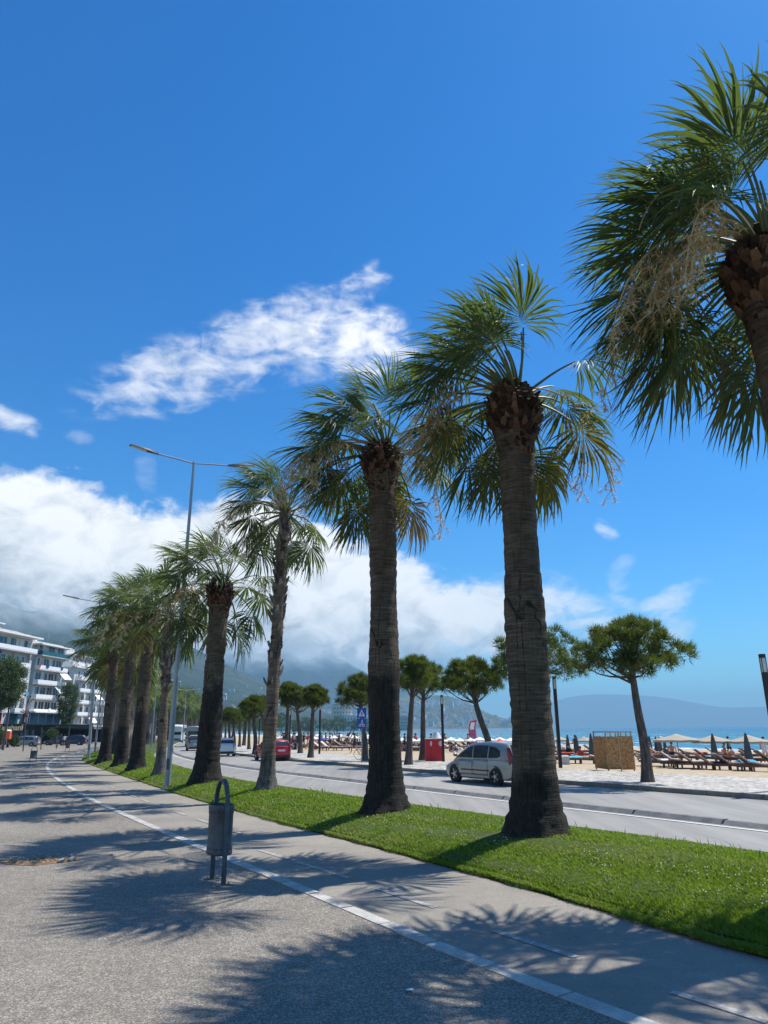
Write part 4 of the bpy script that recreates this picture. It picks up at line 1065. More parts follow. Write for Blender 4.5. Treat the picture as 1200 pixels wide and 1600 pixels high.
# ------------------------------------------------------------------ litter bins
qa, qb = G(331, 1373.5, 0), G(348.5, 1383.5, 0); BW = (qb - qa).length / 2; BZ = math.atan2((qb - qa).y, (qb - qa).x); BC = (qa + qb) / 2
def litter_bin(px, py, top_py, label, rz=0.0, src=[None]):
    b = G(px, py, 0); d_ = (CR.inverted() @ (b - EYE)).z * -1; H = (V(px, top_py, b.y) - b).z
    if src[0] is not None: return dup(src[0], b, rz, label, None, H / src[1])
    root = thing('litter_bin', label, 'litter bin', b, rz, 'litter bins along the kerb'); s = H / 1.20
    hp = MB(); w = BW
    pts = [(-w, 0, 0), (-w, 0, .98)] + [(-w * math.cos(a), 0, .98 + w * 1.35 * math.sin(a)) for a in np.linspace(.25, math.pi - .25, 12)] + [(w, 0, .98), (w, 0, 0)]
    for off in (0,):
        k = len(pts); vs = []
        for i, p_ in enumerate(pts):
            a = Vector(pts[min(i + 1, k - 1)]) - Vector(pts[max(i - 1, 0)]); a.normalize(); nn = Vector((a.z, 0, -a.x))
            for sy in (-.03, .03):
                for sn in (-.016, .016): vs.append(Vector(p_) + nn * sn + Vector((0, sy, 0)))
        fs = []
        for i in range(k - 1):
            o = i * 4; fs += [(o, o + 1, o + 5, o + 4), (o + 1, o + 3, o + 7, o + 5), (o + 3, o + 2, o + 6, o + 7), (o + 2, o, o + 4, o + 6)]
        hp.add([v * s for v in vs], fs)
    hp.build('hoop_frame', M_DARKST, root, smooth=40)
    for sx in (-1, 1):
        fp = MB().box((sx * w * s, 0, .006), (.10 * s, .20 * s, .012)).build('foot_plate', M_DARKST, root)
        bo = MB()
        for sy in (-1, 1): bo.lathe([(.013, .012), (.013, .035), (.006, .04)], 8, (sx * w * s, sy * .07 * s, 0))
        bo.build('anchor_bolt', M_STEEL, fp)
    dr_ = MB(); n = 40; r0 = .165 * s; fx = (BW - .02) / .165; zs = [.36, .375, .405, .42, .465, .475, .87, .88, .925, .94, .985, 1.0]; bulge = [0, .006, .006, 0, 0, -.004, -.004, 0, 0, .006, .006, 0]
    cy = 0
    rows = [[((r0 + bu * s) * fx * math.cos(2 * math.pi * j / n), cy + (r0 + bu * s) * math.sin(2 * math.pi * j / n), z * s) for j in range(n + 1)] for z, bu in zip(zs, bulge)]
    dr_.grid(rows); inner = [[(x * .95, cy + (y - cy) * .95, z) for x, y, z in rows[-1]], [(x * .95, cy + (y - cy) * .95, .38 * s) for x, y, z in rows[0]]]
    dr_.grid([rows[-1], inner[0], inner[1]]); dr_.add([p_ for p_ in inner[1][:n]], [tuple(range(n))]); dr_.add(rows[0][:n], [tuple(range(n - 1, -1, -1))])
    do = dr_.build('drum', M_DARKST, root, smooth=45)
    ho = MB()
    for z in (.905, .44):
        for j in range(n):
            if j % 2: continue
            a = 2 * math.pi * j / n; er = Vector((math.cos(a), math.sin(a) * fx, 0)).normalized(); c = Vector((r0 * fx * math.cos(a), cy + r0 * math.sin(a), z * s)) + er * .004 * s
            et = Vector((-er.y, er.x, 0)); u = .0125 * s
            ho.add([c + (et * math.cos(q) + Vector((0, 0, 1)) * math.sin(q)) * u for q in np.linspace(0, 2 * math.pi, 9)[:-1]], [tuple(range(8))])
    ho.build('drain_holes', M_BLACK, do)
    src[0] = root; src.append(H); return root
litter_bin(339.7, 1378.5, 1233, 'dark steel litter bin with a hoop, standing close in front beside the kerb', BZ)
litter_bin(51, 1192, 1169, 'litter bin on the far plaza left of the bike path bend', R(40)); litter_bin(105, 1173.5, 1159, 'smallest litter bin beside the far kerb stones', R(40))

# ------------------------------------------------------------------ broken patch in the plaza and scraps
def dirt_patch():
    b = G(60, 1346, 0); root = thing('dirt_patch', 'broken hole in the paving filled with dirt and dry leaves', 'dirt patch', b, R(8), None)
    mb = MB(); k = 40; ring = []
    for i in range(k):
        a = 2 * math.pi * i / k; rr = 1 + .12 * math.sin(3 * a) + .08 * math.sin(7 * a) + rng.uniform(-.05, .05); ring.append((.62 * rr * math.cos(a), .33 * rr * math.sin(a)))
    rows = [[(x * f, y * f, .006 + .03 * (1 - f) * (1 if x > 0 else .3) + rng.uniform(0, .012) * (f < 1)) for x, y in ring + ring[:1]] for f in (1, .85, .65, .4, .15)]
    mb.grid(rows); mb.build('dirt', M_DIRT, root, smooth=60)
    st = MB()
    for i in range(260):
        a = rng.uniform(0, 6.28); f = math.sqrt(rng.random()); c = Vector((.58 * f * math.cos(a) - .08, .26 * f * math.sin(a) - .05, .03 + rng.uniform(0, .02))); u = Vector((rng.uniform(-1, 1), rng.uniform(-1, 1), rng.uniform(-.3, .5))).normalized()
        w = u.orthogonal().normalized(); st.add([c - u * .024, c + w * .010, c + u * .024, c - w * .010], [(0, 1, 2, 3)])
    st.build('leaf_litter', M_STRAW, root)
    ch = MB()
    for i in range(16):
        a = rng.uniform(-.9, 1.9); c = Vector((.56 * math.cos(a), .30 * math.sin(a), .035)); ch.box(c, (rng.uniform(.04, .11), rng.uniform(.03, .07), rng.uniform(.03, .07)), 0, Matrix.Rotation(rng.uniform(-.6, .6), 3, 'X') @ Matrix.Rotation(rng.uniform(0, 3), 3, 'Z'))
    ch.build('broken_asphalt', M_CONC, root, smooth=20)
dirt_patch()
def scrap(px, py, m, label, w, z=.0):
    b = G(px, py, z); mb = MB(); mb.grid([[(x * w, y * w, .012 + .3 * w * abs(math.sin(x * 5 + y * 3))) for x in (-1, -.3, .4, 1)] for y in (-.7, 0, .6)]); o = mb.build('litter_scrap', m); o.location = b; o.rotation_euler = (0, 0, .4)
    sol = o.modifiers.new('thickness', 'SOLIDIFY'); sol.thickness = .004
    tag(o, label, 'litter')
scrap(640, 1549, M_SIGNW, 'small white paper scrap on the shaded plaza', .028); scrap(1082, 1467, M_ORANGE, 'small orange scrap at the edge of the grass', .028)
scrap(174, 1337, M_BLACK, 'small dark stone chip on the plaza', .03)

# ------------------------------------------------------------------ vehicles
def make_wheel(rad, w, spokes=5):
    ty = MB().lathe([(rad * .66, -w / 2), (rad * .93, -w / 2), (rad, -w * .32), (rad, w * .32), (rad * .93, w / 2), (rad * .66, w / 2)], 28, axis='Y', cap=False).mesh('tyre', M_RUB, 40)
    rm = MB().lathe([(.001, w * .1), (rad * .60, w * .05), (rad * .67, w * .42), (rad * .68, w * .5), (rad * .62, w * .5)], 24, axis='Y', cap=False)
    rm.cur = 1
    for k in range(spokes):
        a = 2 * math.pi * k / spokes; M = Matrix.Rotation(-a, 3, 'Y')
        for s in (-.10, .10): rm.box(M @ Vector((rad * .36, w * .38, 0)), (rad * .56, w * .14, rad * .12), 0, M @ Matrix.Rotation(s * 1.6, 3, 'Y'))
    rm.lathe([(rad * .14, w * .3), (rad * .13, w * .5), (.001, w * .5)], 14, axis='Y', cap=False)
    return ty, rm.mesh('rim', [M_BLACK, M_ALLOY], 40)
def interp(pts, x): return float(np.interp(x, [p[0] for p in pts], [p[1] for p in pts]))
SPEC = {
 'minivan': dict(L=4.37, W=1.83, top=[(-2.18, .62), (-2.16, .98), (-1.9, 1.02), (.9, .98), (1.45, .86), (1.95, .72), (2.1, .6), (2.18, .45)], roof=[(-2.12, 1.0), (-2.05, 1.25), (-1.9, 1.48), (-1.5, 1.565), (-.6, 1.60), (.2, 1.555), (.62, 1.42), (1.1, 1.15), (1.42, .90)], wb=(-1.32, 1.32), rw=.325,
      side=[[(1.22, 1.00), (.84, 1.20), (.50, 1.37), (.22, 1.44), (.16, .985)], [(.06, .985), (.12, 1.455), (-.35, 1.475), (-.78, 1.46), (-.80, 1.0)], [(-.90, 1.0), (-.88, 1.45), (-1.25, 1.40), (-1.52, 1.28), (-1.58, 1.08), (-1.40, 1.02)]]),
 'suv': dict(L=4.5, W=1.84, top=[(-2.22, .7), (-2.2, 1.02), (-1.9, 1.06), (.9, 1.05), (1.5, 1.0), (2.0, .88), (2.2, .6)], roof=[(-2.15, 1.04), (-2.0, 1.35), (-1.75, 1.58), (-1.0, 1.66), (0, 1.65), (.45, 1.52), (1.15, 1.06)], wb=(-1.33, 1.36), rw=.35,
      side=[[(1.0, 1.08), (.42, 1.46), (.1, 1.55), (.08, 1.07)], [(-.02, 1.07), (0, 1.555), (-.85, 1.56), (-.85, 1.08)], [(-.95, 1.09), (-.95, 1.55), (-1.6, 1.48), (-1.75, 1.16)]]),
 'hatch': dict(L=3.95, W=1.70, top=[(-1.96, .55), (-1.93, .92), (-1.7, .95), (.8, .92), (1.3, .82), (1.75, .68), (1.96, .45)], roof=[(-1.9, .94), (-1.75, 1.2), (-1.5, 1.42), (-.8, 1.47), (0, 1.46), (.35, 1.36), (1.0, .93)], wb=(-1.22, 1.22), rw=.30,
      side=[[(.85, .95), (.32, 1.30), (.05, 1.37), (.02, .93)], [(-.08, .93), (-.06, 1.375), (-.78, 1.375), (-.80, .95)], [(-.88, .96), (-.88, 1.37), (-1.3, 1.3), (-1.45, 1.05)]]),
}
def make_car(kind, label, paint, group=None, cat='car'):
    s = SPEC[kind]; L, W = s['L'], s['W'] / 2; top, roof = s['top'], s['roof']; ground = .19
    root = thing('car', label, cat, (0, 0, 0), 0, group)
    def plan(x): u = abs(x) / (L / 2); return W * (1 - .05 * u ** 2 - .15 * max(0, u - .82) / .18 * u)
    body = MB(); xs = np.r_[np.linspace(-L / 2, -L / 2 + .35, 7), np.linspace(-L / 2 + .5, L / 2 - .5, 20), np.linspace(L / 2 - .35, L / 2, 7)]; rows = []
    for x in xs:
        zt = interp(top, x); u = abs(x) / (L / 2); zb = ground + .16 * max(0, u - .86) / .14; w = plan(x); r = []
        half = [(0, zb), (w * .82, zb), (w * .955, zb + .05), (w * .985, zb + (zt - zb) * .3), (w, zb + (zt - zb) * .55), (w * .985, zb + (zt - zb) * .8), (w * .94, zt - .05), (w * .86, zt), (0, zt + .035 * (1 - u))]
        for y, z in half: r.append((x, y, z))
        for y, z in half[-2:0:-1]: r.append((x, -y, z))
        r.append(r[0]); rows.append(r)
    body.grid(rows); body.add(rows[0][:-1], [tuple(range(len(rows[0]) - 1))]); body.add(rows[-1][:-1], [tuple(range(len(rows[0]) - 2, -1, -1))])
    gx = [p[0] for p in roof]; belt = lambda x: interp(top, x) - .06
    RS = spline(roof, 30); rows = []; zr = max(p[1] for p in roof); zbelt = interp(top, 0)
    def sy(x, z): return plan(x) * (.955 - .20 * max(0, (z - zbelt)) / (zr - zbelt))
    for x, z in RS:
        zb = min(belt(x), z - .01); y0, y1 = sy(x, zb), sy(x, z); half = [(y0, zb), (y0 * .6 + y1 * .4, zb * .55 + z * .45), (y1 + .01, z - .07 if z - .07 > zb else z), (y1 * .90, z), (0, z + .02)]
        rows.append([(x, y, q) for y, q in half] + [(x, -y, q) for y, q in half[-2::-1]])
    body.grid(rows); body.build('body', paint, root, smooth=35)
    for poly in s['side']:
        for sg in (-1, 1):
            vs = [(x, sg * (sy(x, z) + .012), z) for x, z in poly]; n = len(vs); cx = sum(v[0] for v in vs) / n; cz = sum(v[2] for v in vs) / n
            vs += [(v[0], v[1] - sg * .02, v[2]) for v in vs]
            f = [tuple(range(n)) if sg < 0 else tuple(range(n - 1, -1, -1))] + [(i, (i + 1) % n, n + (i + 1) % n, n + i) for i in range(n)]
            MB().add(vs, f).build('side_window', M_GLASS, root)
    def strip(name, x_lo, x_hi, z_lo, z_hi, front):
        pts = [p for p in RS if z_lo < p[1] < z_hi and (p[0] > 0) == front]
        pts.sort(key=lambda p: p[1]); rws = []
        for x, z in pts:
            w = sy(x, z) * .86; o = .014 if front else -.014; rws.append([(x + o, y, z + .012) for y in np.linspace(-w, w, 7)])
        if len(rws) > 1: MB().grid(rws).build(name, M_GLASS, root, smooth=60)
    zc = interp(top, roof[-1][0]); strip('windscreen', 0, 0, zc + .05, zr - .06, True); strip('rear_window', 0, 0, interp(top, -L / 2 + .3) + .08, zr - .09, False)
    ty, rm = make_wheel(s['rw'], .21)
    for x in s['wb']:
        for sg in (-1, 1):
            a = MB().lathe([(s['rw'] + .055, -.12), (s['rw'] + .055, .012), (.02, .012)], 26, axis='Y', cap=True); ar = a.build('wheel_arch', M_BLACK, root); ar.location = (x, sg * (plan(x) * .985 - .0), s['rw'] + .02); ar.rotation_euler = (0, 0, 0 if sg > 0 else math.pi)
            wh = link('wheel', None, root, (x, sg * (plan(x) * .985 - .06), s['rw']), 0 if sg > 0 else math.pi); link('tyre', ty, wh); link('rim', rm, wh)
    for sg in (-1, 1):
        zt = interp(top, -L / 2 + .06)
        tl = MB().add([(-L / 2 + .00, sg * W * .70, zt - .25), (-L / 2 + .16, sg * (plan(-L / 2 + .16) * .97 + .01), zt - .20), (-L / 2 + .26, sg * (sy(-L / 2 + .42, zr - .2) + .03), zr - .22), (-L / 2 + .20, sg * (sy(-L / 2 + .42, zr - .2) - .07), zr - .2), (-L / 2 - .02, sg * W * .72, zt - .02)], [(0, 1, 2, 3, 4)]).build('tail_lamp', M_TAIL, root)
        so = tl.modifiers.new('thickness', 'SOLIDIFY'); so.thickness = .03
        MB().ball((L / 2 - .20, sg * W * .72, interp(top, L / 2 - .2) - .09), (.17, .18, .085), 10, 6).build('headlamp', M_HEADL, root, smooth=60)
        MB().ball((roof[-1][0] - .30, sg * (W + .07), zbelt + .09), (.07, .11, .075), 10, 6).build('wing_mirror', paint, root, smooth=60)
        MB().box((-.05, sg * (W * 1.0 + .004), .53), (1.75, .03, .05)).build('rubbing_strip', M_TRIM, root)
        for x in (): MB().box((x, sg * (plan(x) * .985 + .012), zbelt - .12), (.17, .035, .035)).build('door_handle', M_TRIM if kind != 'minivan' else paint, root)
    def side_y(x, z):
        zt = interp(top, x); u_ = abs(x) / (L / 2); zb = ground + .16 * max(0, u_ - .86) / .14; h_ = zt - zb
        return plan(x) * float(np.interp(z, [zb + .05, zb + .3 * h_, zb + .55 * h_, zb + .8 * h_, zt - .05], [.955, .985, 1, .985, .94]))
    xf, xm, xr = s['side'][0][0][0] - .12, s['side'][0][-1][0] - .05, s['side'][1][-1][0] - .05
    for xa, xb in ((xm + .012, xf), (max(xr, s['wb'][0] + .30), xm - .012)):
        for sg in (-1, 1):
            zlo, zhi = .34, min(interp(top, xa), interp(top, xb)) - .06
            rws = [[(x, sg * (side_y(x, z) + .009), z) for x in np.linspace(xa, xb, 7)] for z in np.linspace(zlo, zhi, 9)]
            d_ = MB().grid(rws).build('door', paint, root, smooth=60); so = d_.modifiers.new('thickness', 'SOLIDIFY'); so.thickness = .02; so.offset = 0
            MB().box(((xa + xb) / 2 - (xb - xa) * .32, sg * (side_y(xa + .2, zhi - .08) + .03), zhi - .08), (.17, .03, .035)).build('door_handle', M_TRIM if kind != 'minivan' else paint, d_)
    MB().box((-L / 2 - .012, 0, .72 if kind != 'minivan' else .6), (.02, .52, .115)).build('number_plate', M_PLATE, root)
    MB().box((-L / 2 + .03, 0, .34), (.10, W * 1.5, .14)).build('rear_bumper_trim', M_TRIM, root); MB().box((L / 2 - .03, 0, .36), (.10, W * 1.4, .14)).build('grille', M_TRIM, root)
    MB().tube([(-.5, 0, zr + .0), (-.75, 0, zr + .32)], .006, 5).build('aerial', M_BLACK, root)
    return root
def heading(P_, at):
    i = min(range(1, len(P_) - 1), key=lambda k: (P_[k] - at).length); d = P_[i + 1] - P_[i - 1]; return math.atan2(d.y, d.x)
c1 = make_car('minivan', 'silver minivan driving away on the road behind the front palm', M_SILVER)
a = G(712, 1221.5, ZR); hdg = heading(fkerb, a); u = Vector((math.cos(hdg), math.sin(hdg), 0)); sv = Vector((-u.y, u.x, 0))
c1.location = a - u * 1.32 - sv * .86; c1.location.z = ZR; c1.rotation_euler = (0, 0, hdg)
c2 = make_car('hatch', 'red hatchback seen from behind on the far lane beside the pines', M_REDCAR); a = G(425, 1188, ZR); c2.location = a; c2.rotation_euler = (0, 0, heading(fkerb, a) - .0)
c3 = make_car('hatch', 'white hatchback seen from behind left of the pine row', M_WHCAR); a = G(347, 1181, ZR); c3.location = a; c3.rotation_euler = (0, 0, heading(fkerb, a))
c4 = make_car('suv', 'grey van-like car half hidden behind the pinched palm', M_SILVER); a = G(304, 1172.5, ZR); c4.location = a; c4.rotation_euler = (0, 0, heading(line, a)); 
c5 = make_car('minivan', 'silver minivan parked on the left in front of the black awning', M_SILVER); a = G(38, 1166.5, 0); c5.location = a; c5.rotation_euler = (0, 0, R(185))
c6 = make_car('suv', 'dark blue estate car parked right of the silver minivan on the left', M_NAVYCAR); a = G(112, 1164.5, 0); c6.location = a; c6.rotation_euler = (0, 0, R(190))
c7 = make_car('hatch', 'black hatchback parked between the silver minivan and blue estate', M_DARKCAR); a = G(88, 1164.5, 0); c7.location = a; c7.rotation_euler = (0, 0, R(186))
c8 = make_car('hatch', 'white hatchback parked at the far left beyond the bike path bend', M_WHCAR); a = G(152, 1160, 0); c8.location = a; c8.rotation_euler = (0, 0, R(200))
def make_van(name, label, cat, L, W, H, paint, a, rz, bus=False):
    root = thing(name, label, cat, a, rz); mb = MB(); rows = []
    for x, k, zt in [(-L / 2, .96, H * .96), (-L / 2 + .15, 1, H), (L / 2 - (.6 if bus else 1.6), 1, H), (L / 2 - (.12 if bus else .75), .98, H * (.9 if bus else .60)), (L / 2, .93, H * (.42 if bus else .46))]:
        w = W / 2 * k; half = [(0, .3), (w, .35), (w, zt * .5), (w * .97, zt - .12), (w * .85, zt), (0, zt + .05)]; rows.append([(x, y, z) for y, z in half] + [(x, -y, z) for y, z in half[-2:0:-1]] + [(x, 0, .3)])
    mb.grid(rows); mb.add(rows[0][:-1], [tuple(range(len(rows[0]) - 1))]); mb.add(rows[-1][:-1], [tuple(range(len(rows[0]) - 2, -1, -1))]); mb.build('body', paint, root, smooth=35)
    f = L / 2
    if bus: MB().add([(f + .03, -W * .42, H * .42), (f + .03, W * .42, H * .42), (f - .16, W * .40, H * .88), (f - .16, -W * .40, H * .88)], [(0, 1, 2, 3)]).build('windscreen', M_GLASS, root)
    else:
        MB().add([(f - .72, -W * .42, H * .60), (f - .72, W * .42, H * .60), (f - 1.50, W * .38, H * .93), (f - 1.50, -W * .38, H * .93)], [(0, 1, 2, 3)]).build('windscreen', M_GLASS, root)
    for sg in (-1, 1):
        x1 = f - (.7 if bus else 1.65); x0 = -L / 2 + .4 if bus else f - 2.6
        MB().box(((x0 + x1) / 2, sg * W * .495, H * .68), (x1 - x0, .03, H * .26)).build('side_window', M_GLASS, root)
        MB().box((f + .01, sg * W * .36, H * .28), (.06, .32, .16)).build('headlamp', M_HEADL, root); MB().box((-L / 2 - .01, sg * W * .42, H * .4), (.05, .12, .4)).build('tail_lamp', M_TAIL, root)
        MB().box((f - .2, sg * (W / 2 + .12), H * .62), (.08, .2, .35)).build('wing_mirror', M_TRIM, root)
    ty, rm = make_wheel(.36 if not bus else .48, .24)
    for x in (-L * .30, L * .31):
        for sg in (-1, 1):
            wh = link('wheel', None, root, (x, sg * (W / 2 - .09), .36 if not bus else .48), 0 if sg > 0 else math.pi); link('tyre', ty, wh); link('rim', rm, wh)
    MB().box((-L / 2 - .015, 0, H * .64), (.02, W * .72, H * .24)).build('rear_window', M_GLASS, root)
    MB().box((f + .015, 0, .55), (.03, W * .8, .22)).build('bumper', M_TRIM, root)
    return root
a = G(277, 1159, ZR); make_van('bus', 'white coach coming towards us at the bend of the road', 'bus', 10, 2.5, 3.2, M_WHCAR, a, heading(line, a) + math.pi - .05, True)
a = G(301, 1166, ZR); make_van('van', 'pale grey tall van queuing behind the pinched palm', 'van', 6.0, 2.05, 2.7, M_SILVER, a, heading(line, a))
def motorbike(px, py, label, rz):
    a = G(px, py, 0); root = thing('motor_scooter', label, 'scooter', a, rz, 'scooters parked at the far left')
    ty, rm = make_wheel(.28, .12, 6)
    for x in (-.62, .62):
        wh = link('wheel', None, root, (x, -.06, .28)); link('tyre', ty, wh); link('rim', rm, wh)
    MB().tube([(-.8, 0, .62), (-.3, 0, .66), (-.05, 0, .45), (.25, 0, .36), (.48, 0, .7), (.5, 0, .95)], [.1, .17, .16, .13, .12, .07], 10).build('body', M_REDCAR if rz < 0 else M_DARKCAR, root, smooth=60)
    MB().tube([(-.85, 0, .76), (-.5, 0, .82), (-.15, 0, .76)], [.09, .14, .10], 8).build('saddle', M_BLACK, root, smooth=60); MB().tube([(.62, 0, .28), (.5, 0, .95), (.45, 0, 1.06)], .03, 6).build('fork', M_STEEL, root)
    MB().tube([(.40, -.33, 1.08), (.47, 0, 1.05), (.40, .33, 1.08)], .02, 6).build('handlebar', M_BLACK, root)
motorbike(3, 1170, 'red scooter parked at the left edge of the picture', R(-70)); motorbike(11, 1168, 'dark scooter parked beside the red one', R(110))

# ------------------------------------------------------------------ crossing sign and bicycle
def crossing_sign():
    b = G(565, 1192, .03); root = thing('crossing_sign', 'blue pedestrian and bicycle crossing sign on a thin grey post', 'road sign', b); d_ = (CR.inverted() @ (b - EYE)).z * -1; k = d_ / FPX
    H = (V(565, 1106, b.y) - b).z; MB().tube([(0, 0, 0), (0, 0, H)], .03, 10).build('post', M_STEEL, root, smooth=60)
    w = 14.5 * k; h = w * 1.05
    for i, zc in enumerate((H - h * .52, H - h * 1.58)):
        sg = MB().box((0, -.045, zc), (w, .012, h)).build('sign_plate', M_SIGNB, root); rim_ = MB()
        y = -.0535
        if i == 0:
            MB().add([(-w * .36, y, zc - h * .34), (w * .36, y, zc - h * .34), (0, y, zc + h * .38)], [(0, 1, 2)]).build('white_triangle', M_SIGNW, sg)
            q = MB(); y -= .002
            def limb(x0, z0, x1, z1, t):
                dx, dz = x1 - x0, z1 - z0; l = math.hypot(dx, dz); nx, nz = -dz / l * t, dx / l * t
                q.add([((x0 + nx) * w, y, zc + (z0 + nz) * h), ((x0 - nx) * w, y, zc + (z0 - nz) * h), ((x1 - nx) * w, y, zc + (z1 - nz) * h), ((x1 + nx) * w, y, zc + (z1 + nz) * h)], [(0, 1, 2, 3)])
            limb(0, .10, .01, -.08, .045); limb(.01, -.08, .10, -.28, .03); limb(.01, -.08, -.10, -.28, .03); limb(0, .08, .09, -.05, .022); limb(0, .08, -.09, -.04, .022)
            q.add([(.035 * w * math.cos(a), y, zc + h * .17 + .035 * w * math.sin(a)) for a in np.linspace(0, 6.283, 11)[:-1]], [tuple(range(10))]); q.build('walking_figure', M_BLACK, sg)
        else:
            q = MB()
            def ring(cx, cz, r, t):
                n = 18; vs = [(( cx + (r + s) * math.cos(a)) * w, y, zc + (cz + (r + s) * math.sin(a)) * w) for s in (-t, t) for a in np.linspace(0, 2 * math.pi, n + 1)[:-1]]
                q.add(vs, [(j, (j + 1) % n, n + (j + 1) % n, n + j) for j in range(n)])
            def limb2(x0, z0, x1, z1, t):
                dx, dz = x1 - x0, z1 - z0; l = math.hypot(dx, dz); nx, nz = -dz / l * t, dx / l * t; y2 = y - .001
                q.add([((x0 + nx) * w, y2, zc + (z0 + nz) * w), ((x0 - nx) * w, y2, zc + (z0 - nz) * w), ((x1 - nx) * w, y2, zc + (z1 - nz) * w), ((x1 + nx) * w, y2, zc + (z1 + nz) * w)], [(0, 1, 2, 3)])
            ring(-.2, -.2, .13, .022); ring(.2, -.2, .13, .022); limb2(-.2, -.2, -.04, -.02, .018); limb2(-.04, -.02, .14, 0, .018); limb2(.2, -.2, .12, .08, .018); limb2(-.04, -.02, 0, -.2, .018); limb2(0, -.2, .14, 0, .018); limb2(-.08, .06, .05, .26, .035); limb2(.05, .26, .14, .1, .025); ring(.07, .34, .03, .03)
            q.build('cyclist_figure', M_SIGNW, sg)
    for zc in (H - h * .52, H - h * 1.58): MB().box((0, -.034, zc), (w * .3, .012, .04)).build('clamp', M_STEEL, root)
crossing_sign()
def bicycle(px, py, label, rz):
    b = G(px, py, .03); root = thing('bicycle', label, 'bicycle', b, rz)
    for x in (-.52, .52):
        wh = link('wheel', None, root, (x, 0, .34)); MB().lathe([(.325, -.02), (.345, 0), (.325, .02), (.31, 0), (.325, -.02)], 30, axis='Y', cap=False).build('tyre', M_RUB, wh, smooth=60)
        sp_ = MB()
        for k in range(12): a = k * math.pi / 6; sp_.tube([(0, 0, 0), (.315 * math.cos(a), 0, .315 * math.sin(a))], .0022, 3)
        sp_.lathe([(.025, -.04), (.025, .04)], 8, axis='Y').build('spokes', M_STEEL, wh)
    fr = MB()
    for p_, q in [((-.52, 0, .34), (-.1, 0, .32)), ((-.52, 0, .34), (-.22, 0, .82)), ((-.1, 0, .32), (-.24, 0, .92)), ((-.1, 0, .32), (.36, 0, .76)), ((-.22, 0, .80), (.34, 0, .84)), ((.52, 0, .34), (.34, 0, .90))]: fr.tube([p_, q], .018, 7)
    fr.build('frame', M_BLACK, root, smooth=50); MB().tube([(-.38, 0, .95), (-.25, 0, .96), (-.12, 0, .94)], [.07, .055, .02], 8).build('saddle', M_BLACK, root, smooth=60)
    MB().tube([(.36, -.28, .98), (.33, 0, 1.0), (.36, .28, .98)], .014, 6).build('handlebar', M_STEEL, root); MB().lathe([(.09, -.03), (.09, -.02)], 14, (-.1, 0, .32), 'Y').tube([(-.1, -.05, .32), (-.1, -.05, .16)], .012, 5).tube([(-.1, .05, .32), (-.1, .05, .48)], .012, 5).build('crankset', M_STEEL, root)
bicycle(572, 1186.5, 'black bicycle parked behind the crossing sign', R(12))
# ------------------------------------------------------------------ beach cabins
def pxscale(b): return (CR.inverted() @ (Vector(b) - EYE)).z * -1 / FPX
def red_booth():
    b = G(666, 1190, .0); k = pxscale(b); w = 27 * k; H = (V(666, 1155, b.y) - b).z
    root = thing('red_booth', 'red board booth with two round white emblems on the promenade', 'booth', b, 0)
    MB().box((w * .28 / 2, .45, H / 2), (w * .28, .9, H)).box((w * .64, .45, H / 2), (w * .70, .894, H - .01)).build('panel', M_REDP, root)
    MB().box((w * .5, .45, H + .03), (w * 1.02, .95, .05)).build('counter_top', M_SIGNW, root)
    for cx, rr in ((.30 * w, .5), (.86 * w, 1.0)):
        e = MB(); R_ = w * .12; n = 24; y = -.012
        e.lathe([(R_, -.02), (R_, -.006)], n, (0, 0, 0), 'Y'); eo = e.build('emblem', M_SIGNW, root); eo.location = (cx, 0, H * .80); eo.scale = (rr, 1, 1.15)
        g = MB(); g.lathe([(R_ * .72, -.026), (R_ * .72, -.021)], n, (0, 0, 0), 'Y').build('emblem_ring', M_GREYW, eo); MB().box((0, -.03, 0), (R_ * .35, .006, R_ * .9)).build('emblem_mark', M_SIGNW, eo)
    pil = MB(); rws = []
    for i, z in enumerate(np.linspace(H + .056, H + .42, 6)):
        u = i / 5; rws.append([(w * .66 + math.cos(a) * w * .28 * (1 - .55 * u) * (1 + .1 * math.sin(4 * a + z * 9)), .45 + math.sin(a) * .33 * (1 - .5 * u), z) for a in np.linspace(0, 2 * math.pi, 15)])
    pil.grid(rws).add(rws[-1][:-1], [tuple(range(14))])
    o = pil.build('towel_heap', M_WCLOTH, smooth=70); o.location = b; tag(o, 'white heap of towels lying on top of the red booth', 'towels')
red_booth()
def osb_cabin():
    b = B(972, 1207); b.z = -.02; k = pxscale(b); H = (V(972, 1143, b.y) - b).z; w = 46 * k
    root = thing('beach_cabin', 'chipboard changing cabin with an open timber frame on top', 'beach cabin', b, R(6)); hp = H * .86
    MB().box((-w * .26, 0, hp / 2 + .06), (w * .475, .03, hp - .06)).build('panel', M_OSB, root); MB().box((w * .235, -.0, hp / 2 + .045), (w * .505, .034, hp - .05)).build('panel', M_OSB, root)
    MB().box((-w * .485, .8, hp / 2 + .06), (.03, 1.56, hp - .06)).build('side_panel', M_OSB, root); MB().box((w * .475, .8, hp / 2 + .06), (.03, 1.56, hp - .06)).build('side_panel', M_OSB, root)
    for sx in (-1, 1):
        for y in (.04, 1.56): MB().box((sx * w * .455, y, H / 2), (.06, .045, H)).build('post', M_WOODL, root)
    for y in (.04, 1.56): MB().box((0, y, H - .02), (w * .98, .05, .05)).build('top_rail', M_WOODL, root)
    for x in np.linspace(-.28, .28, 4): MB().box((x * w, .045, (hp + H) / 2), (.05, .04, H - hp - .02)).build('slat', M_WOODL, root)
    MB().box((0, -.02, .12), (.05, .012, hp * 1.7)).build('cover_strip', M_WOODL, root).location = (w * -.02, 0, 0)
osb_cabin()

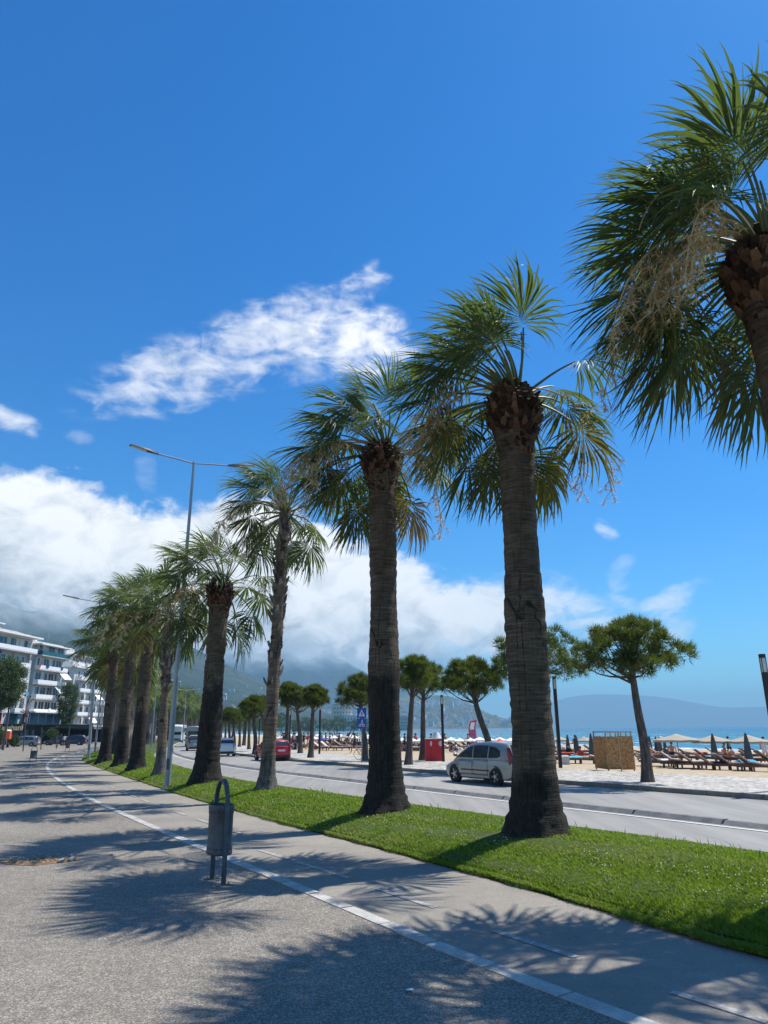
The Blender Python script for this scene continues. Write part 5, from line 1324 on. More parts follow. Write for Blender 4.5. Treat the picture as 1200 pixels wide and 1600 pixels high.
# ------------------------------------------------------------------ loungers, parasols
def make_lounger():
    root = thing('sun_lounger', '', 'sun lounger')
    f = MB(); 
    for y in (-.31, .31): f.box((0.1, y, .27), (1.85, .06, .10))
    for x in (-.80, 1.0): f.box((x, 0, .27), (.05, .56, .08))
    f.build('frame', M_WOODB, root)
    for x in (-.65, .9):
        for y in (-.31, .31): MB().box((x, y, .11), (.08, .07, .23)).build('leg', M_WOODB, root)
    MB().box((.42, 0, .37), (1.20, .60, .09)).build('mattress', M_CUSH, root, smooth=30)
    M = Matrix.Rotation(R(36), 3, 'Y'); MB().box((-.47, 0, .58), (.80, .62, .045), 0, M).build('backrest', M_WOODB, root)
    MB().box((-.43, 0, .63), (.78, .58, .07), 0, M).build('back_cushion', M_CUSH, root); return root
LG = None; cnt = 0; LG2 = None; BODIES = []
def make_flat():
    r_ = dup(LG, (0, 0, 0), 0, 'x')
    for c in list(bpy.data.objects):
        if c.parent == r_ and c.name.startswith(('backrest', 'back_cushion')):
            c.data = c.data.copy(); M = Matrix.Translation((-.06, 0, .36)) @ Matrix.Rotation(R(-26), 4, 'Y') @ Matrix.Translation((0.06, 0, -.36)); c.data.transform(M)
    return r_
lbl = ['front row lounger left of the dark lamp column', 'front row lounger right of the dark lamp column', 'front row lounger close left of the chipboard cabin']
lpos = []
for px, py in [(868, 1192), (884, 1193), (917, 1193), (938, 1194), (1014, 1197), (1031, 1198), (1050, 1200), (1070, 1200.5), (1098, 1202), (1120, 1203), (1150, 1204), (1178, 1205), (1202, 1206)]: lpos.append((px, py, 0))
for px, py in [(878, 1184), (900, 1184.5), (920, 1185), (940, 1186), (1015, 1188), (1035, 1189), (1056, 1189), (1085, 1190), (1108, 1191), (1130, 1192), (1155, 1193), (1180, 1194), (1200, 1195)]: lpos.append((px, py, 1))
for px, py in [(872, 1178), (890, 1178.5), (910, 1179), (932, 1179.5), (1010, 1181), (1030, 1182), (1062, 1183), (1092, 1184), (1118, 1184.5), (1145, 1185), (1170, 1186), (1196, 1187)]: lpos.append((px, py, 2))
rown = ['front row', 'middle row', 'back row']
for px, py, row in lpos:
    p = B(px, py); rz = R(-12) + rng.uniform(-.2, .2); p = p + Vector((rng.uniform(-.35, .35), rng.uniform(-.3, .3), 0)); p.z = sandz(p.x, p.y)
    side = 'left of the chipboard cabin' if px < 960 else ('under the cream parasols' if px > 1030 else 'behind the leaning pine trunk')
    l = 'brown wooden lounger with beige mattress in the %s %s' % (rown[row], side); g = 'loungers %s %s' % (rown[row], side)
    if LG is None: LG = make_lounger(); LG.location = p; LG.rotation_euler = (0, 0, rz); LG['label'] = l; LG['group'] = g
    elif rng.random() < .4:
        if LG2 is None: LG2 = make_flat(); LG2.location = p; LG2.rotation_euler = (0, 0, rz); LG2['label'] = l; LG2['group'] = g
        else: KIDS.pop(LG2.name, None); dup(LG2, p, rz, l, g)
    else: dup(LG, p, rz, l, g)
    if cnt % 4 == 1:
        tm_ = [M_BLUET, M_WCLOTH, M_NAVY, M_REDC, M_CUSH][cnt // 4 % 5]; tn_ = ['turquoise', 'white', 'navy blue', 'dark red', 'beige'][cnt // 4 % 5]
        o = MB().grid([[(x, y, .435 + .012 * math.sin(x * 14 + y * 9) - .30 * max(0, abs(y) - .31)) for x in np.linspace(.0, .95, 9)] for y in np.linspace(-.52, .52, 11)]).build('beach_towel', tm_, smooth=80); o.location = p; o.rotation_euler = (0, 0, rz)
        so = o.modifiers.new('thickness', 'SOLIDIFY'); so.thickness = .012; tag(o, '%s towel spread over a lounger in the %s %s' % (tn_, rown[row], side), 'towel', 'towels in %s %s %s' % (tn_, rown[row], side))
    if cnt % 9 == 4: BODIES.append((p.copy(), rz, rown[row], side))
    cnt += 1
p = B(1163, 1203.5); tw = MB(); rws = [[(x, y, .5 + .06 * math.sin(x * 9 + y * 5) - .45 * max(0, abs(y) - .3)) for x in np.linspace(-.35, .5, 9)] for y in np.linspace(-.65, .65, 13)]
o = tw.grid(rws).build('beach_towel', M_BLUET, smooth=80); o.location = p; so = o.modifiers.new('thickness', 'SOLIDIFY'); so.thickness = .02; tag(o, 'bright turquoise towel draped over a front lounger', 'towel')
def closed_umbrella(px, ty, by, label, src=[]):
    b = B(px, by); H = (V(px, ty, b.y) - b).z; g = 'folded charcoal parasols on the beach'
    if src: return dup(src[0], b, rng.uniform(0, 6), label, g, H / src[1])
    root = thing('parasol', label, 'parasol', b, 0, g); MB().tube([(0, 0, 0), (0, 0, H)], .025, 8).build('pole', M_WOODL, root)
    n = 24; rws = []
    for z, r in [(.985, .02), (.95, .06), (.8, .12), (.6, .17), (.45, .20), (.32, .23), (.2, .26), (.17, .25)]: rws.append([(H / 2.3 * r * (1 + .16 * math.cos(8 * a)) * math.cos(a), H / 2.3 * r * (1 + .16 * math.cos(8 * a)) * math.sin(a), z * H) for a in np.linspace(0, 2 * math.pi, n + 1)])
    MB().grid(rws).build('folded_canopy', M_GREYCAN, root, smooth=60); MB().lathe([(.13 * H / 2.3, .44 * H), (.205 * H / 2.3, .46 * H), (.205 * H / 2.3, .475 * H)], 16, cap=False).build('strap', M_GREYCAN, root); MB().lathe([(.25, 0), (.25, .06), (.06, .09)], 16).build('base', M_CONC, root)
    src += [root, H]; return root
cl = [(889, 1147, 1184), (903, 1149, 1186), (926, 1145, 1188), (940, 1149, 1184), (1010, 1147, 1187), (1018, 1149, 1187), (1028, 1150, 1187), (1033, 1151, 1185), (1041, 1152, 1184), (1119, 1145, 1195), (1172, 1144, 1198), (866, 1150, 1181)]
cll = ['leftmost of the folded grey parasols left of the cabin', 'shorter folded grey parasol second from the lamp column', 'tallest folded grey parasol left of the cabin', 'folded grey parasol nearest the cabin on its left', 'folded grey parasol just right of the leaning pine', 'second folded grey parasol right of the leaning pine', 'third folded grey parasol right of the leaning pine', 'fourth folded grey parasol right of the leaning pine', 'fifth folded grey parasol beside the open cream one', 'folded grey parasol in front of the middle cream parasol', 'folded grey parasol in front of the right cream parasol', 'folded grey parasol beside the dark lamp column']
for (px, ty, by), l in zip(cl, cll): closed_umbrella(px, ty, by, l)
def open_umbrella(px, ty, by, width_px, m, label, group, name='parasol', curtains=0, src={}):
    b = B(px, by); H = (V(px, ty, b.y) - b).z; rad = width_px / 2 * pxscale(b); key = (m.name, curtains)
    if key in src: o, h0, r0 = src[key]; return dup(o, b, rng.uniform(0, .6), label, group, (rad / r0, rad / r0, H / h0))
    root = thing(name, label, 'parasol', b, .2, group); MB().tube([(0, 0, 0), (0, 0, H)], .03, 8).build('pole', M_WOODL, root); n = 8; rws = []; ec = H * .80
    for f, z in [(.02, H), (.25, H - (H - ec) * .30), (.5, H - (H - ec) * .56), (.75, H - (H - ec) * .79), (1, ec), (1.0, ec - .12)]:
        rws.append([(rad * f * math.cos(a) * (1 if k % 2 == 0 else .955), rad * f * math.sin(a) * (1 if k % 2 == 0 else .955), z - (0 if k % 2 == 0 else .03 * f)) for k, a in enumerate(np.linspace(0, 2 * math.pi, 2 * n + 1))])
    ca = MB().grid(rws).build('canopy', m, root, smooth=25); so = ca.modifiers.new('thickness', 'SOLIDIFY'); so.thickness = .015
    rb = MB()
    for k in range(n): a = 2 * math.pi * k / n; rb.tube([(0, 0, H - .06), (rad * .97 * math.cos(a), rad * .97 * math.sin(a), ec - .02)], .012, 4)
    rb.build('ribs', M_WOODL, ca)
    for k in range(curtains):
        x = -.25 + .75 * k; rws = [[(x + .22 * math.cos(a) * (1 + .15 * math.cos(6 * a)), -.3 + .16 * math.sin(a) * (1 + .15 * math.cos(6 * a)), z) for a in np.linspace(0, 2 * math.pi, 19)] for z in np.linspace(ec, .35, 6)]; MB().grid(rws).build('hanging_cover', M_GREYCAN, root, smooth=60)
    src[key] = (root, H, rad); return root
g = 'open cream parasols near the water'
open_umbrella(1062, 1147, 1192, 72, M_CREAM, 'open cream parasol left of the other two big ones', g); open_umbrella(1118, 1149, 1193, 62, M_CREAM, 'middle one of three big open cream parasols', g); open_umbrella(1176, 1149, 1195, 66, M_CREAM, 'big open cream parasol nearest the right edge', g)
for px, ty, by, w, l in [(915, 1151, 1182, 27, 'small open cream parasol left of the chipboard cabin'), (875, 1150, 1180, 30, 'open cream parasol behind the dark lamp column'), (950, 1151, 1181, 24, 'open cream parasol half hidden by the cabin'), (1036, 1150, 1182, 26, 'open cream parasol farther behind, left of the big ones'), (890, 1157, 1178, 20, 'low open cream parasol behind folded ones')]: open_umbrella(px, ty, by, w, M_CREAM, l, g)
for i, px in enumerate(np.arange(612, 872, 15.5)): open_umbrella(px + rng.uniform(-2, 2), 1153 + rng.uniform(-1, 1) - (px - 640) * .004, 1173.5 + rng.uniform(-1, 1), 17 + (px - 600) * .02, M_WHCAN, 'white parasol in the long row along the waterline', 'white parasols along the waterline')
for i in range(34):
    px = 432 + i * 5.3; open_umbrella(px, 1147 + rng.uniform(-1.5, 2.0) + (i % 3) * 1.2, 1164 + (i % 3) * 2.0, 10 + rng.uniform(0, 3) + (i % 3), M_WHCAN if i % 5 else M_CREAM, 'pale parasol in the dense far crowd on the beach', 'pale parasols of the far beach')
open_umbrella(768, 1157, 1178, 22, M_NAVYC, 'dark open parasol above the roof of the silver minivan', None); open_umbrella(782, 1154, 1177, 18, M_CORAL, 'coral red parasol above the roof of the silver minivan', None)
open_umbrella(503, 1152, 1170, 15, simple('strong blue canvas', (.03, .06, .35), .8), 'blue parasol right of the red car', None)
def pole_stack():
    b = B(533, 1167); k = pxscale(b); root = thing('pole_stack', 'fan of dark slanting poles on the sand behind the sign', 'pole stack', b)
    for i in range(7): x0 = (-14 + i * 4.4) * k; x1 = (-8 + i * 3 + (-10 if i < 3 else 12)) * k; MB().tube([(x0, rng.uniform(-.4, .4), 0), (x1, rng.uniform(-.4, .4), rng.uniform(20, 27) * k)], [.09, .06], 6).build('pole', M_WOODB, root)
    MB().box((0, 0, 3 * k), (26 * k, .8, 6 * k)).tube([(-13 * k, -.4, 7 * k), (13 * k, -.4, 8 * k)], .08, 6).build('rack', M_DARKST, root)
pole_stack()
def feather_flag():
    b = B(741, 1172); H = (V(741, 1124, b.y) - b).z; k = pxscale(b); root = thing('feather_flag', 'pink printed feather flag on the beach left of the bent pine', 'flag', b)
    MB().tube([(-8 * k, 0, 0), (-8 * k, 0, H * .8), (-4 * k, 0, H)], .03, 6).build('pole', M_WHITE2, root)
    rws = [[(-8 * k + 4 * k * max(0, (u - .7) / .3) + w * 15 * k * (1 - .35 * u), .08 * math.sin(w * 5 + u * 6), H * (.12 + .86 * u)) for w in np.linspace(0, 1, 6)] for u in np.linspace(0, 1, 12)]
    o = MB().grid(rws).build('cloth', M_PINK, root, smooth=80); so = o.modifiers.new('thickness', 'SOLIDIFY'); so.thickness = .012
    rws2 = [[(x, y - .016, z) for x, y, z in r[1:5]] for r in rws[7:11]]; MB().grid(rws2).build('white_print', M_WHCAN, o); MB().grid([[(x, y - .016, z) for x, y, z in r[1:4]] for r in rws[3:5]]).build('blue_print', M_BLUET, o)
feather_flag()
b = B(884, 1195); o = MB().box((0, 0, .22), (.42, .36, .44)).box((0, 0, .46), (.46, .40, .04)).build('cool_box', M_GREYW); o.location = b; tag(o, 'small grey box on the sand right of the dark lamp column', 'box')

# ------------------------------------------------------------------ people
def person_mesh(pose):
    """one continuous skinned figure, 1.72 m"""
    J = dict(pel=(0, 0, .94), che=(0, .0, 1.28), neck=(0, 0, 1.47), head=(0, .02, 1.60), top=(0, .01, 1.70))
    if pose == 'stand': J.update(ls=(.19, 0, 1.40), le=(.25, 0, 1.12), lh=(.24, .08, .88), rs=(-.19, 0, 1.40), re=(-.26, .02, 1.13), rh=(-.16, .20, 1.06), lt=(.09, 0, .90), lk=(.10, .02, .48), lf=(.10, 0, .05), ltoe=(.11, .14, .03), rt=(-.09, 0, .90), rk=(-.11, .0, .48), rf=(-.13, -.02, .05), rtoe=(-.15, .12, .03))
    elif pose == 'walk': J.update(ls=(.19, 0, 1.40), le=(.24, -.12, 1.13), lh=(.23, -.08, .88), rs=(-.19, 0, 1.40), re=(-.24, .12, 1.14), rh=(-.2, .28, .98), lt=(.09, 0, .90), lk=(.10, .2, .52), lf=(.10, .30, .08), ltoe=(.10, .44, .08), rt=(-.09, 0, .90), rk=(-.10, -.06, .48), rf=(-.10, -.34, .12), rtoe=(-.10, -.26, .03))
    else:
        dz = -.78; J = {k: (v[0], v[1] - .05, v[2] + dz) for k, v in J.items()}; J.update(ls=(.19, -.05, .62), le=(.27, -.12, .36), lh=(.25, .05, .12), rs=(-.19, -.05, .62), re=(-.27, .02, .36), rh=(-.16, .30, .42), lt=(.09, 0, .13), lk=(.12, .40, .42), lf=(.12, .62, .06), ltoe=(.12, .76, .04), rt=(-.09, 0, .13), rk=(-.13, .44, .30), rf=(-.12, .76, .06), rtoe=(-.13, .90, .05))
    names = list(J); idx = {n: i for i, n in enumerate(names)}
    ed = [('pel', 'che'), ('che', 'neck'), ('neck', 'head'), ('head', 'top'), ('che', 'ls'), ('ls', 'le'), ('le', 'lh'), ('che', 'rs'), ('rs', 're'), ('re', 'rh'), ('pel', 'lt'), ('lt', 'lk'), ('lk', 'lf'), ('lf', 'ltoe'), ('pel', 'rt'), ('rt', 'rk'), ('rk', 'rf'), ('rf', 'rtoe')]
    rad = dict(pel=.135, che=.15, neck=.06, head=.095, top=.06, ls=.062, le=.045, lh=.04, rs=.062, re=.045, rh=.04, lt=.095, lk=.062, lf=.045, ltoe=.035, rt=.095, rk=.062, rf=.045, rtoe=.035)
    me = bpy.data.meshes.new('skeleton'); me.from_pydata([J[n] for n in names], [(idx[a], idx[b]) for a, b in ed], [])
    o = bpy.data.objects.new('person', me); COL.objects.link(o); o.modifiers.new('skin', 'SKIN'); sv_ = me.skin_vertices[0].data
    for n in names: r_ = rad[n]; sv_[idx[n]].radius = (r_, r_ * (.72 if n in ('pel', 'che') else 1))
    sv_[idx['pel']].use_root = True
    sb = o.modifiers.new('sub', 'SUBSURF'); sb.levels = 1; sb.render_levels = 1
    dg = bpy.context.evaluated_depsgraph_get(); res = bpy.data.meshes.new_from_object(o.evaluated_get(dg)); bpy.data.objects.remove(o); bpy.data.meshes.remove(me)
    res.name = 'person'; res.materials.clear(); res.materials.append(M_SKIN); res.polygons.foreach_set('use_smooth', [True] * len(res.polygons))
    return res, J
PM = {k: person_mesh(k) for k in ('stand', 'walk', 'sit')}
def shell(me, lo, hi, grow, m, J):
    """clothing: the body's own surface between two heights, pushed out a little"""
    vs = [v.co + v.normal * grow for v in me.vertices]; fs = [tuple(p.vertices) for p in me.polygons if lo < p.center.z < hi and abs(p.center.x) < .22]
    use = sorted({i for f in fs for i in f}); mp = {i: k for k, i in enumerate(use)}
    return MB().add([vs[i] for i in use], [tuple(mp[i] for i in f) for f in fs]).mesh('clothing', m, 60)
def hair_mesh(J):
    h = Vector(J['head']); mb = MB(); mb.ball((h.x, h.y - .022, h.z + .035), (.098, .105, .098), 12, 8); return mb.mesh('hair', M_HAIR, 60)
CL = {}
for pose, (me, J) in PM.items():
    z0 = J['pel'][2]
    for nm, m in (('red', M_REDC), ('navy', M_NAVY), ('pale', M_WCLOTH), ('black', M_BLACK)): CL[pose, nm, 'low'] = shell(me, z0 - .25 if pose != 'sit' else z0 - .2, z0 + .06, .014, m, J); CL[pose, nm, 'up'] = shell(me, z0 + .05, J['neck'][2] - .03, .013, m, J)
    CL[pose, 'hair'] = hair_mesh(J)
def person(p, pose, rz, low, up, label, group, lift=0):
    o = tag(link('person', PM[pose][0], None, (p[0], p[1], p[2] + lift), rz), label, 'person', group)
    link('hair', CL[pose, 'hair'], o)
    if low: link('shorts', CL[pose, low, 'low'], o)
    if up: link('shirt', CL[pose, up, 'up'], o)
    return o
person(B(1141, 1184), 'walk', R(-80), 'black', 'navy', 'dark clothed person walking along the water under the cream parasol', None); person(B(1133, 1183), 'sit', R(-60), 'navy', None, 'person crouching at the water beside a walker', None)
person(B(901, 1184), 'stand', R(30), 'navy', 'black', 'dark clothed person standing between the folded parasols left of the cabin', None); person(B(907, 1187), 'sit', R(20), 'red', 'red', 'person in red sitting between the folded parasols left of the cabin', None)
person(B(1198, 1192), 'stand', R(160), 'pale', 'pale', 'person in pale clothes at the right edge of the beach', None); person(B(1052, 1189.5), 'sit', R(-20), 'navy', None, 'bare chested person sitting up on a lounger under the left cream parasol', None, .4)
person(B(554, 1177), 'walk', R(100), 'black', 'black', 'dark figure walking on the sand left of the crossing sign', None)
person(G(31, 1166, 0), 'stand', R(-20), 'navy', 'red', 'person in a red shirt behind the parked silver minivan', None); person(G(99, 1166.5, 0), 'stand', R(40), 'navy', 'pale', 'person in a white shirt beside the dark blue estate car', None)
person(G(136, 1166, 0), 'walk', R(200), 'black', 'pale', 'person in a pale top walking near the second lamp post', None); person(G(130, 1163, 0), 'stand', R(100), 'navy', 'navy', 'person in dark clothes at the cafe terrace behind the lamp post', None)
for q, (p_, rz_, rw_, sd_) in enumerate(BODIES): person(p_ + Vector((math.cos(rz_) * -.1, math.sin(rz_) * -.1, 0)), 'sit', rz_ - R(90), ['navy', 'black', 'red'][q % 3], [None, 'pale', None][q % 3], 'person sitting on a lounger in the %s %s' % (rw_, sd_), 'people on loungers %s %s' % (rw_, sd_), .40)
cols = ['navy', 'navy', 'pale', 'black', 'black', None, 'red', None]
for i in range(46):
    px = rng.choice([rng.uniform(600, 735), rng.uniform(600, 735), rng.uniform(590, 640)]); py = rng.uniform(1169.5, 1176.5); ps = rng.choice(['stand', 'sit', 'walk', 'sit', 'sit']); person(B(px, py), ps, rng.uniform(0, 6.28), rng.choice(cols[:5]), rng.choice(cols), 'bather among the crowd between the pine trunks and the white parasols', 'bathers behind the red booth')
for i in range(60):
    px = rng.uniform(440, 590); py = rng.uniform(1164, 1172); ps = rng.choice(['stand', 'sit', 'walk', 'sit', 'sit']); person(B(px, py), ps, rng.uniform(0, 6.28), rng.choice(cols[:5]), rng.choice(cols), 'bather in the far crowd between the red car and the sign', 'bathers of the far beach')
for i in range(40):
    px = rng.uniform(440, 735); py = rng.uniform(1165, 1174); dup(LG, B(px, py), rng.uniform(-.4, .6), 'lounger in the far crowd below the white parasols', 'loungers of the far beach')

# ------------------------------------------------------------------ town: apartment houses on the left
def wbox(root, name, c, d, m, parent=None): return MB().box(c, d).build(name, m, parent or root)
def window(root, y, z, w, h, x=0.0, mat=None):
    f = MB(); t = .07
    for dy in (-1, 1): f.box((x + .03, y + dy * (w / 2 - t / 2), z), (.10, t, h))
    for dz in (-1, 1): f.box((x + .031, y, z + dz * (h / 2 - t / 2)), (.094, w - 2 * t - .002, t))
    f.box((x + .03, y, z), (.08, .05, h - 2 * t - .002))
    fo = f.build('window', M_WHITE2, root); MB().box((x + .012, y, z), (.02, w - 2 * t, h - 2 * t)).build('pane', mat or M_WIN, fo)
    if rng.random() < .45: cw = (w - 2 * t) * rng.uniform(.25, .6); MB().box((x + .026, y + (w / 2 - t - cw / 2) * rng.choice((-1, 1)), z), (.008, cw, h - 2 * t - .01)).build('curtain', M_WCLOTH if rng.random() < .7 else M_CUSH, fo)
    return fo
def balcony(root, y, z, w, dep=1.5, x=0.0, glass=False, rail_h=1.0):
    b_ = MB().box((x + dep / 2, y, z - .09), (dep, w, .18)).build('balcony', M_WHITE, root)
    pm = M_TEAL if glass else M_WHITE2
    MB().box((x + dep - .04, y, z + rail_h * .45), (.07, w - .02, rail_h * .8)).build('parapet', pm, b_); MB().box((x + dep / 2 - .04, y - w / 2 + .04, z + rail_h * .45), (dep - .09, .06, rail_h * .78)).build('side_rail', pm, b_)
    return b_
def awning(root, y, z, w, x):
    a_ = MB().add([(x, y - w / 2, z), (x, y + w / 2, z), (x + 1.3, y + w / 2, z - 1.3), (x + 1.3, y - w / 2, z - 1.3), (x, y - w / 2, z - .03), (x, y + w / 2, z - .03), (x + 1.3, y + w / 2, z - 1.33), (x + 1.3, y - w / 2, z - 1.33)], [(0, 1, 2, 3), (7, 6, 5, 4), (0, 4, 5, 1), (3, 2, 6, 7)]).build('awning', M_WHCAN, root)
def apartment(loc, rz):
    """street front towards +x, y runs away from us along the street"""
    root = thing('apartment_building', 'white apartment block with blue panels, curved balconies and a black shop awning', 'apartment building', loc, rz)
    Lb, D, fh = 26.0, 16.0, 3.0; H = 6.0 + 5 * fh
    wbox(root, 'wall', (-D / 2, Lb / 2, H / 2), (D, Lb, H), M_WHITE)
    wbox(root, 'bay', (.3, 20.5, 6.0 + 2.5 * fh - .5), (.6, 10.6, 5 * fh - 1), M_WHITE)
    wbox(root, 'blue_panel', (.06, 2.9, H / 2 - .2), (.12, 2.6, H - 4.6), M_BLUEP); wbox(root, 'blue_panel', (-2, -.06, H / 2 - 1), (2.4, .12, H - 6), M_BLUEP); wbox(root, 'blue_panel', (-.0, .6, 4.4), (.16, 1.9, 3.4), M_BLUEP)
    for i in range(5):
        z = 6.0 + i * fh
        if i < 4:
            for y, w in ((.6, 2.2), (6.2, 2.5), (10.6, 3.2)): balcony(root, y, z, w, 1.5)
            window(root, 5.2, z + 1.25, 1.1, 2.1); window(root, 6.9, z + 1.25, 1.0, 2.1); window(root, 10.0, z + 1.25, 1.2, 2.1); window(root, 11.5, z + 1.25, 1.0, 2.1); window(root, 1.0, z + 1.25, 1.3, 2.0)
            wbox(root, 'pilaster', (.22, 8.2, z + fh / 2), (.44, .5, fh - .02), M_WHITE); wbox(root, 'pilaster', (.3, 13.4, z + fh / 2), (.6, .7, fh - .02), M_WHITE)
            balcony(root, 20.5, z, 10.8, 1.2, .6)
            for y in (16.6, 19.0, 21.4, 23.8): window(root, y, z + 1.4, 2.1, 2.2, .6)
            for x in (-2.5, -6.5, -10.5): 
                fo = wbox(root, 'side_window', (x, -.04, z + 1.4), (1.5, .12, 1.7), M_WHITE2); MB().box((x, -.106, z + 1.4), (1.3, .02, 1.5)).build('pane', M_WIN, fo)
                if x == -6.5: bs = MB().box((x, -.75, z - .1), (3.4, 1.5, .18)).build('balcony', M_WHITE, root); MB().box((x, -1.46, z + .45), (3.4, .06, .85)).build('parapet', M_WHITE2, bs)
        else:
            b5 = MB(); 
            balcony(root, 6.4, z, 13.4, 2.1, 0, False); balcony(root, 20.5, z, 10.8, 1.4, .6, True)
            for y, w in ((1.2, 2.6), (4.3, 2.6), (8.0, 2.8), (11.2, 2.6)): window(root, y, z + 1.5, w, 2.4, 0, M_TEAL)
            for y in (17, 20.5, 24): window(root, y, z + 1.4, 2.6, 2.3, .6)
    awning(root, 24.2, 6.0 + 2 * fh + 2.6, 2.8, 1.8); awning(root, 23.0, 6.0 + 1 * fh + 2.6, 2.6, 1.8); awning(root, 25.0, 6.0 + 3 * fh - .3, 1.8, 1.8)
    MB().prism([(-D - .3, -.6), (2.4, -.6), (2.4, 14.2), (-D - .3, 14.2)], H + .02, H + .32).build('roof_slab', M_WHITE2, root); MB().prism([(-D, 14.3), (2.2, 14.3), (2.2, 26.4), (-D, 26.4)], H - .9 + .02, H - .62).build('roof_slab', M_WHITE2, root)
    pr = MB().add([(-1.2, 1.5, H + .34), (1.2, 1.5, H + .34), (1.2, 14, H + .34), (-1.2, 14, H + .34), (-3.4, 3, H + 1.8), (-3.4, 13.5, H + 1.8)], [(1, 2, 5, 4), (0, 1, 4), (2, 3, 5), (0, 4, 5, 3), (0, 3, 2, 1)]).build('roof', M_GREYC, root)
    wbox(root, 'penthouse', (-7, 6, H + 1.6), (5.5, 7, 2.5), M_WHITE); wbox(root, 'penthouse_roof', (-7, 6, H + 2.95), (6.2, 7.8, .2), M_WHITE2); MB().lathe([(.8, -1.8), (.8, 1.8)], 16, (-6.5, 5, H + 3.95), 'Y').build('water_tank', M_WHITE2, root, smooth=50); wbox(root, 'chimney', (-5, 9, H + 1.8), (.8, .8, 1.2), M_WHITE)
    for q in range(16):
        y = rng.choice([3.9, 8.0, 13.0, 9.0, 12.6]); z = 6.0 + rng.randint(0, 3) * fh + rng.uniform(.5, 2.2); ac = wbox(root, 'air_conditioner', (.25, y + rng.uniform(-.3, .3), z), (.38, .85, .6), M_GREYW); MB().lathe([(.22, -.02), (.22, .02)], 12).build('fan_grille', M_DARKST, ac).matrix_local = Matrix.Translation((.45, y, z)) @ Matrix.Rotation(R(90), 4, 'Y')
    for q in range(9):
        y = 1 + q * 2.8; z = 6.0 + rng.randint(0, 3) * fh; rl = wbox(root, 'laundry', (1.62 if y < 13 else 1.9, y, z + .75), (.03, rng.uniform(.5, 1.1), .6), rng.choice([M_REDC, M_NAVY, M_WCLOTH, M_CUSH, M_BLUET]))
    for q in range(7): wbox(root, 'roof_box', (-2 - rng.uniform(0, 3), 1.5 + q * 3.4, H + .9), (rng.uniform(.6, 1.6), rng.uniform(.6, 1.8), rng.uniform(.6, 1.2)), rng.choice([M_WHITE2, M_GREYW])); MB().tube([(-1.4, 2 + q * 3.3, H + .3), (-1.4, 2 + q * 3.3, H + rng.uniform(1.4, 2.6))], .035, 5).build('aerial', M_STEEL, root)
    # ground floors
    wbox(root, 'teal_glazing', (.7, 20.0, 5.0), (1.6, 11.6, 2.5), M_TEAL); 
    for y in (14.3, 17.2, 20, 22.9, 25.7): wbox(root, 'glazing_bar', (1.53, y, 5.0), (.08, .14, 2.5), M_WHITE2)
    wbox(root, 'teal_glazing', (.09, 11.2, 5.0), (.18, 2.4, 2.4), M_TEAL); wbox(root, 'window_door', (.08, 6.3, 5.1), (.16, 1.6, 2.5), M_REDC)
    wbox(root, 'terrace_slab', (1.4, 20, 6.2), (3.0, 12.2, .26), M_WHITE2)
    wbox(root, 'shop_front', (4.7, 12, 1.75), (9.4, 27.6, 3.5), M_BLACK); wbox(root, 'shop_canopy', (5.2, 12.5, 3.62), (11.4, 30, .2), M_BLACK)
    for y in (2, 8.5, 15, 21): wbox(root, 'shop_glazing', (9.43, y, 1.5), (.06, 4.6, 2.2), M_GLASS)
    cu = bpy.data.curves.new('lettering', 'FONT'); cu.body = 'Tanshani'; cu.size = 1.4; cu.extrude = .03; cu.offset = .035; cu.align_x = 'LEFT'
    to = bpy.data.objects.new('lettering', cu); COL.objects.link(to); dg = bpy.context.evaluated_depsgraph_get(); me = bpy.data.meshes.new_from_object(to.evaluated_get(dg)); bpy.data.objects.remove(to); bpy.data.curves.remove(cu)
    me.materials.clear(); me.materials.append(M_GOLD)
    return root, me
A0 = G(-14, 1172, 0); A1 = G(97, 1162.0, 0); 
bd = Vector((A1.x - A0.x, A1.y - A0.y, 0)); brz = math.atan2(-bd.x, bd.y)
p0 = V(0, 1140, 92.0); p0.z = 0
q = V(0, 1140, 145); loc = Vector((q.x - 1.6, 139, gz(q.x, 139))); APT, letters = apartment(loc, R(-7))
s_ = thing('shop_sign', 'brass letters over the black shop front at the far left', 'shop sign', loc, R(-7)); lo_ = link('lettering', letters, s_); lo_.location = (6.0, -2.14, 2.6); lo_.rotation_euler = (R(90), 0, 0); 
MB().box((8.2, -2.0, 2.85), (5.4, .22, 1.3)).build('fascia', M_BLACK, s_)
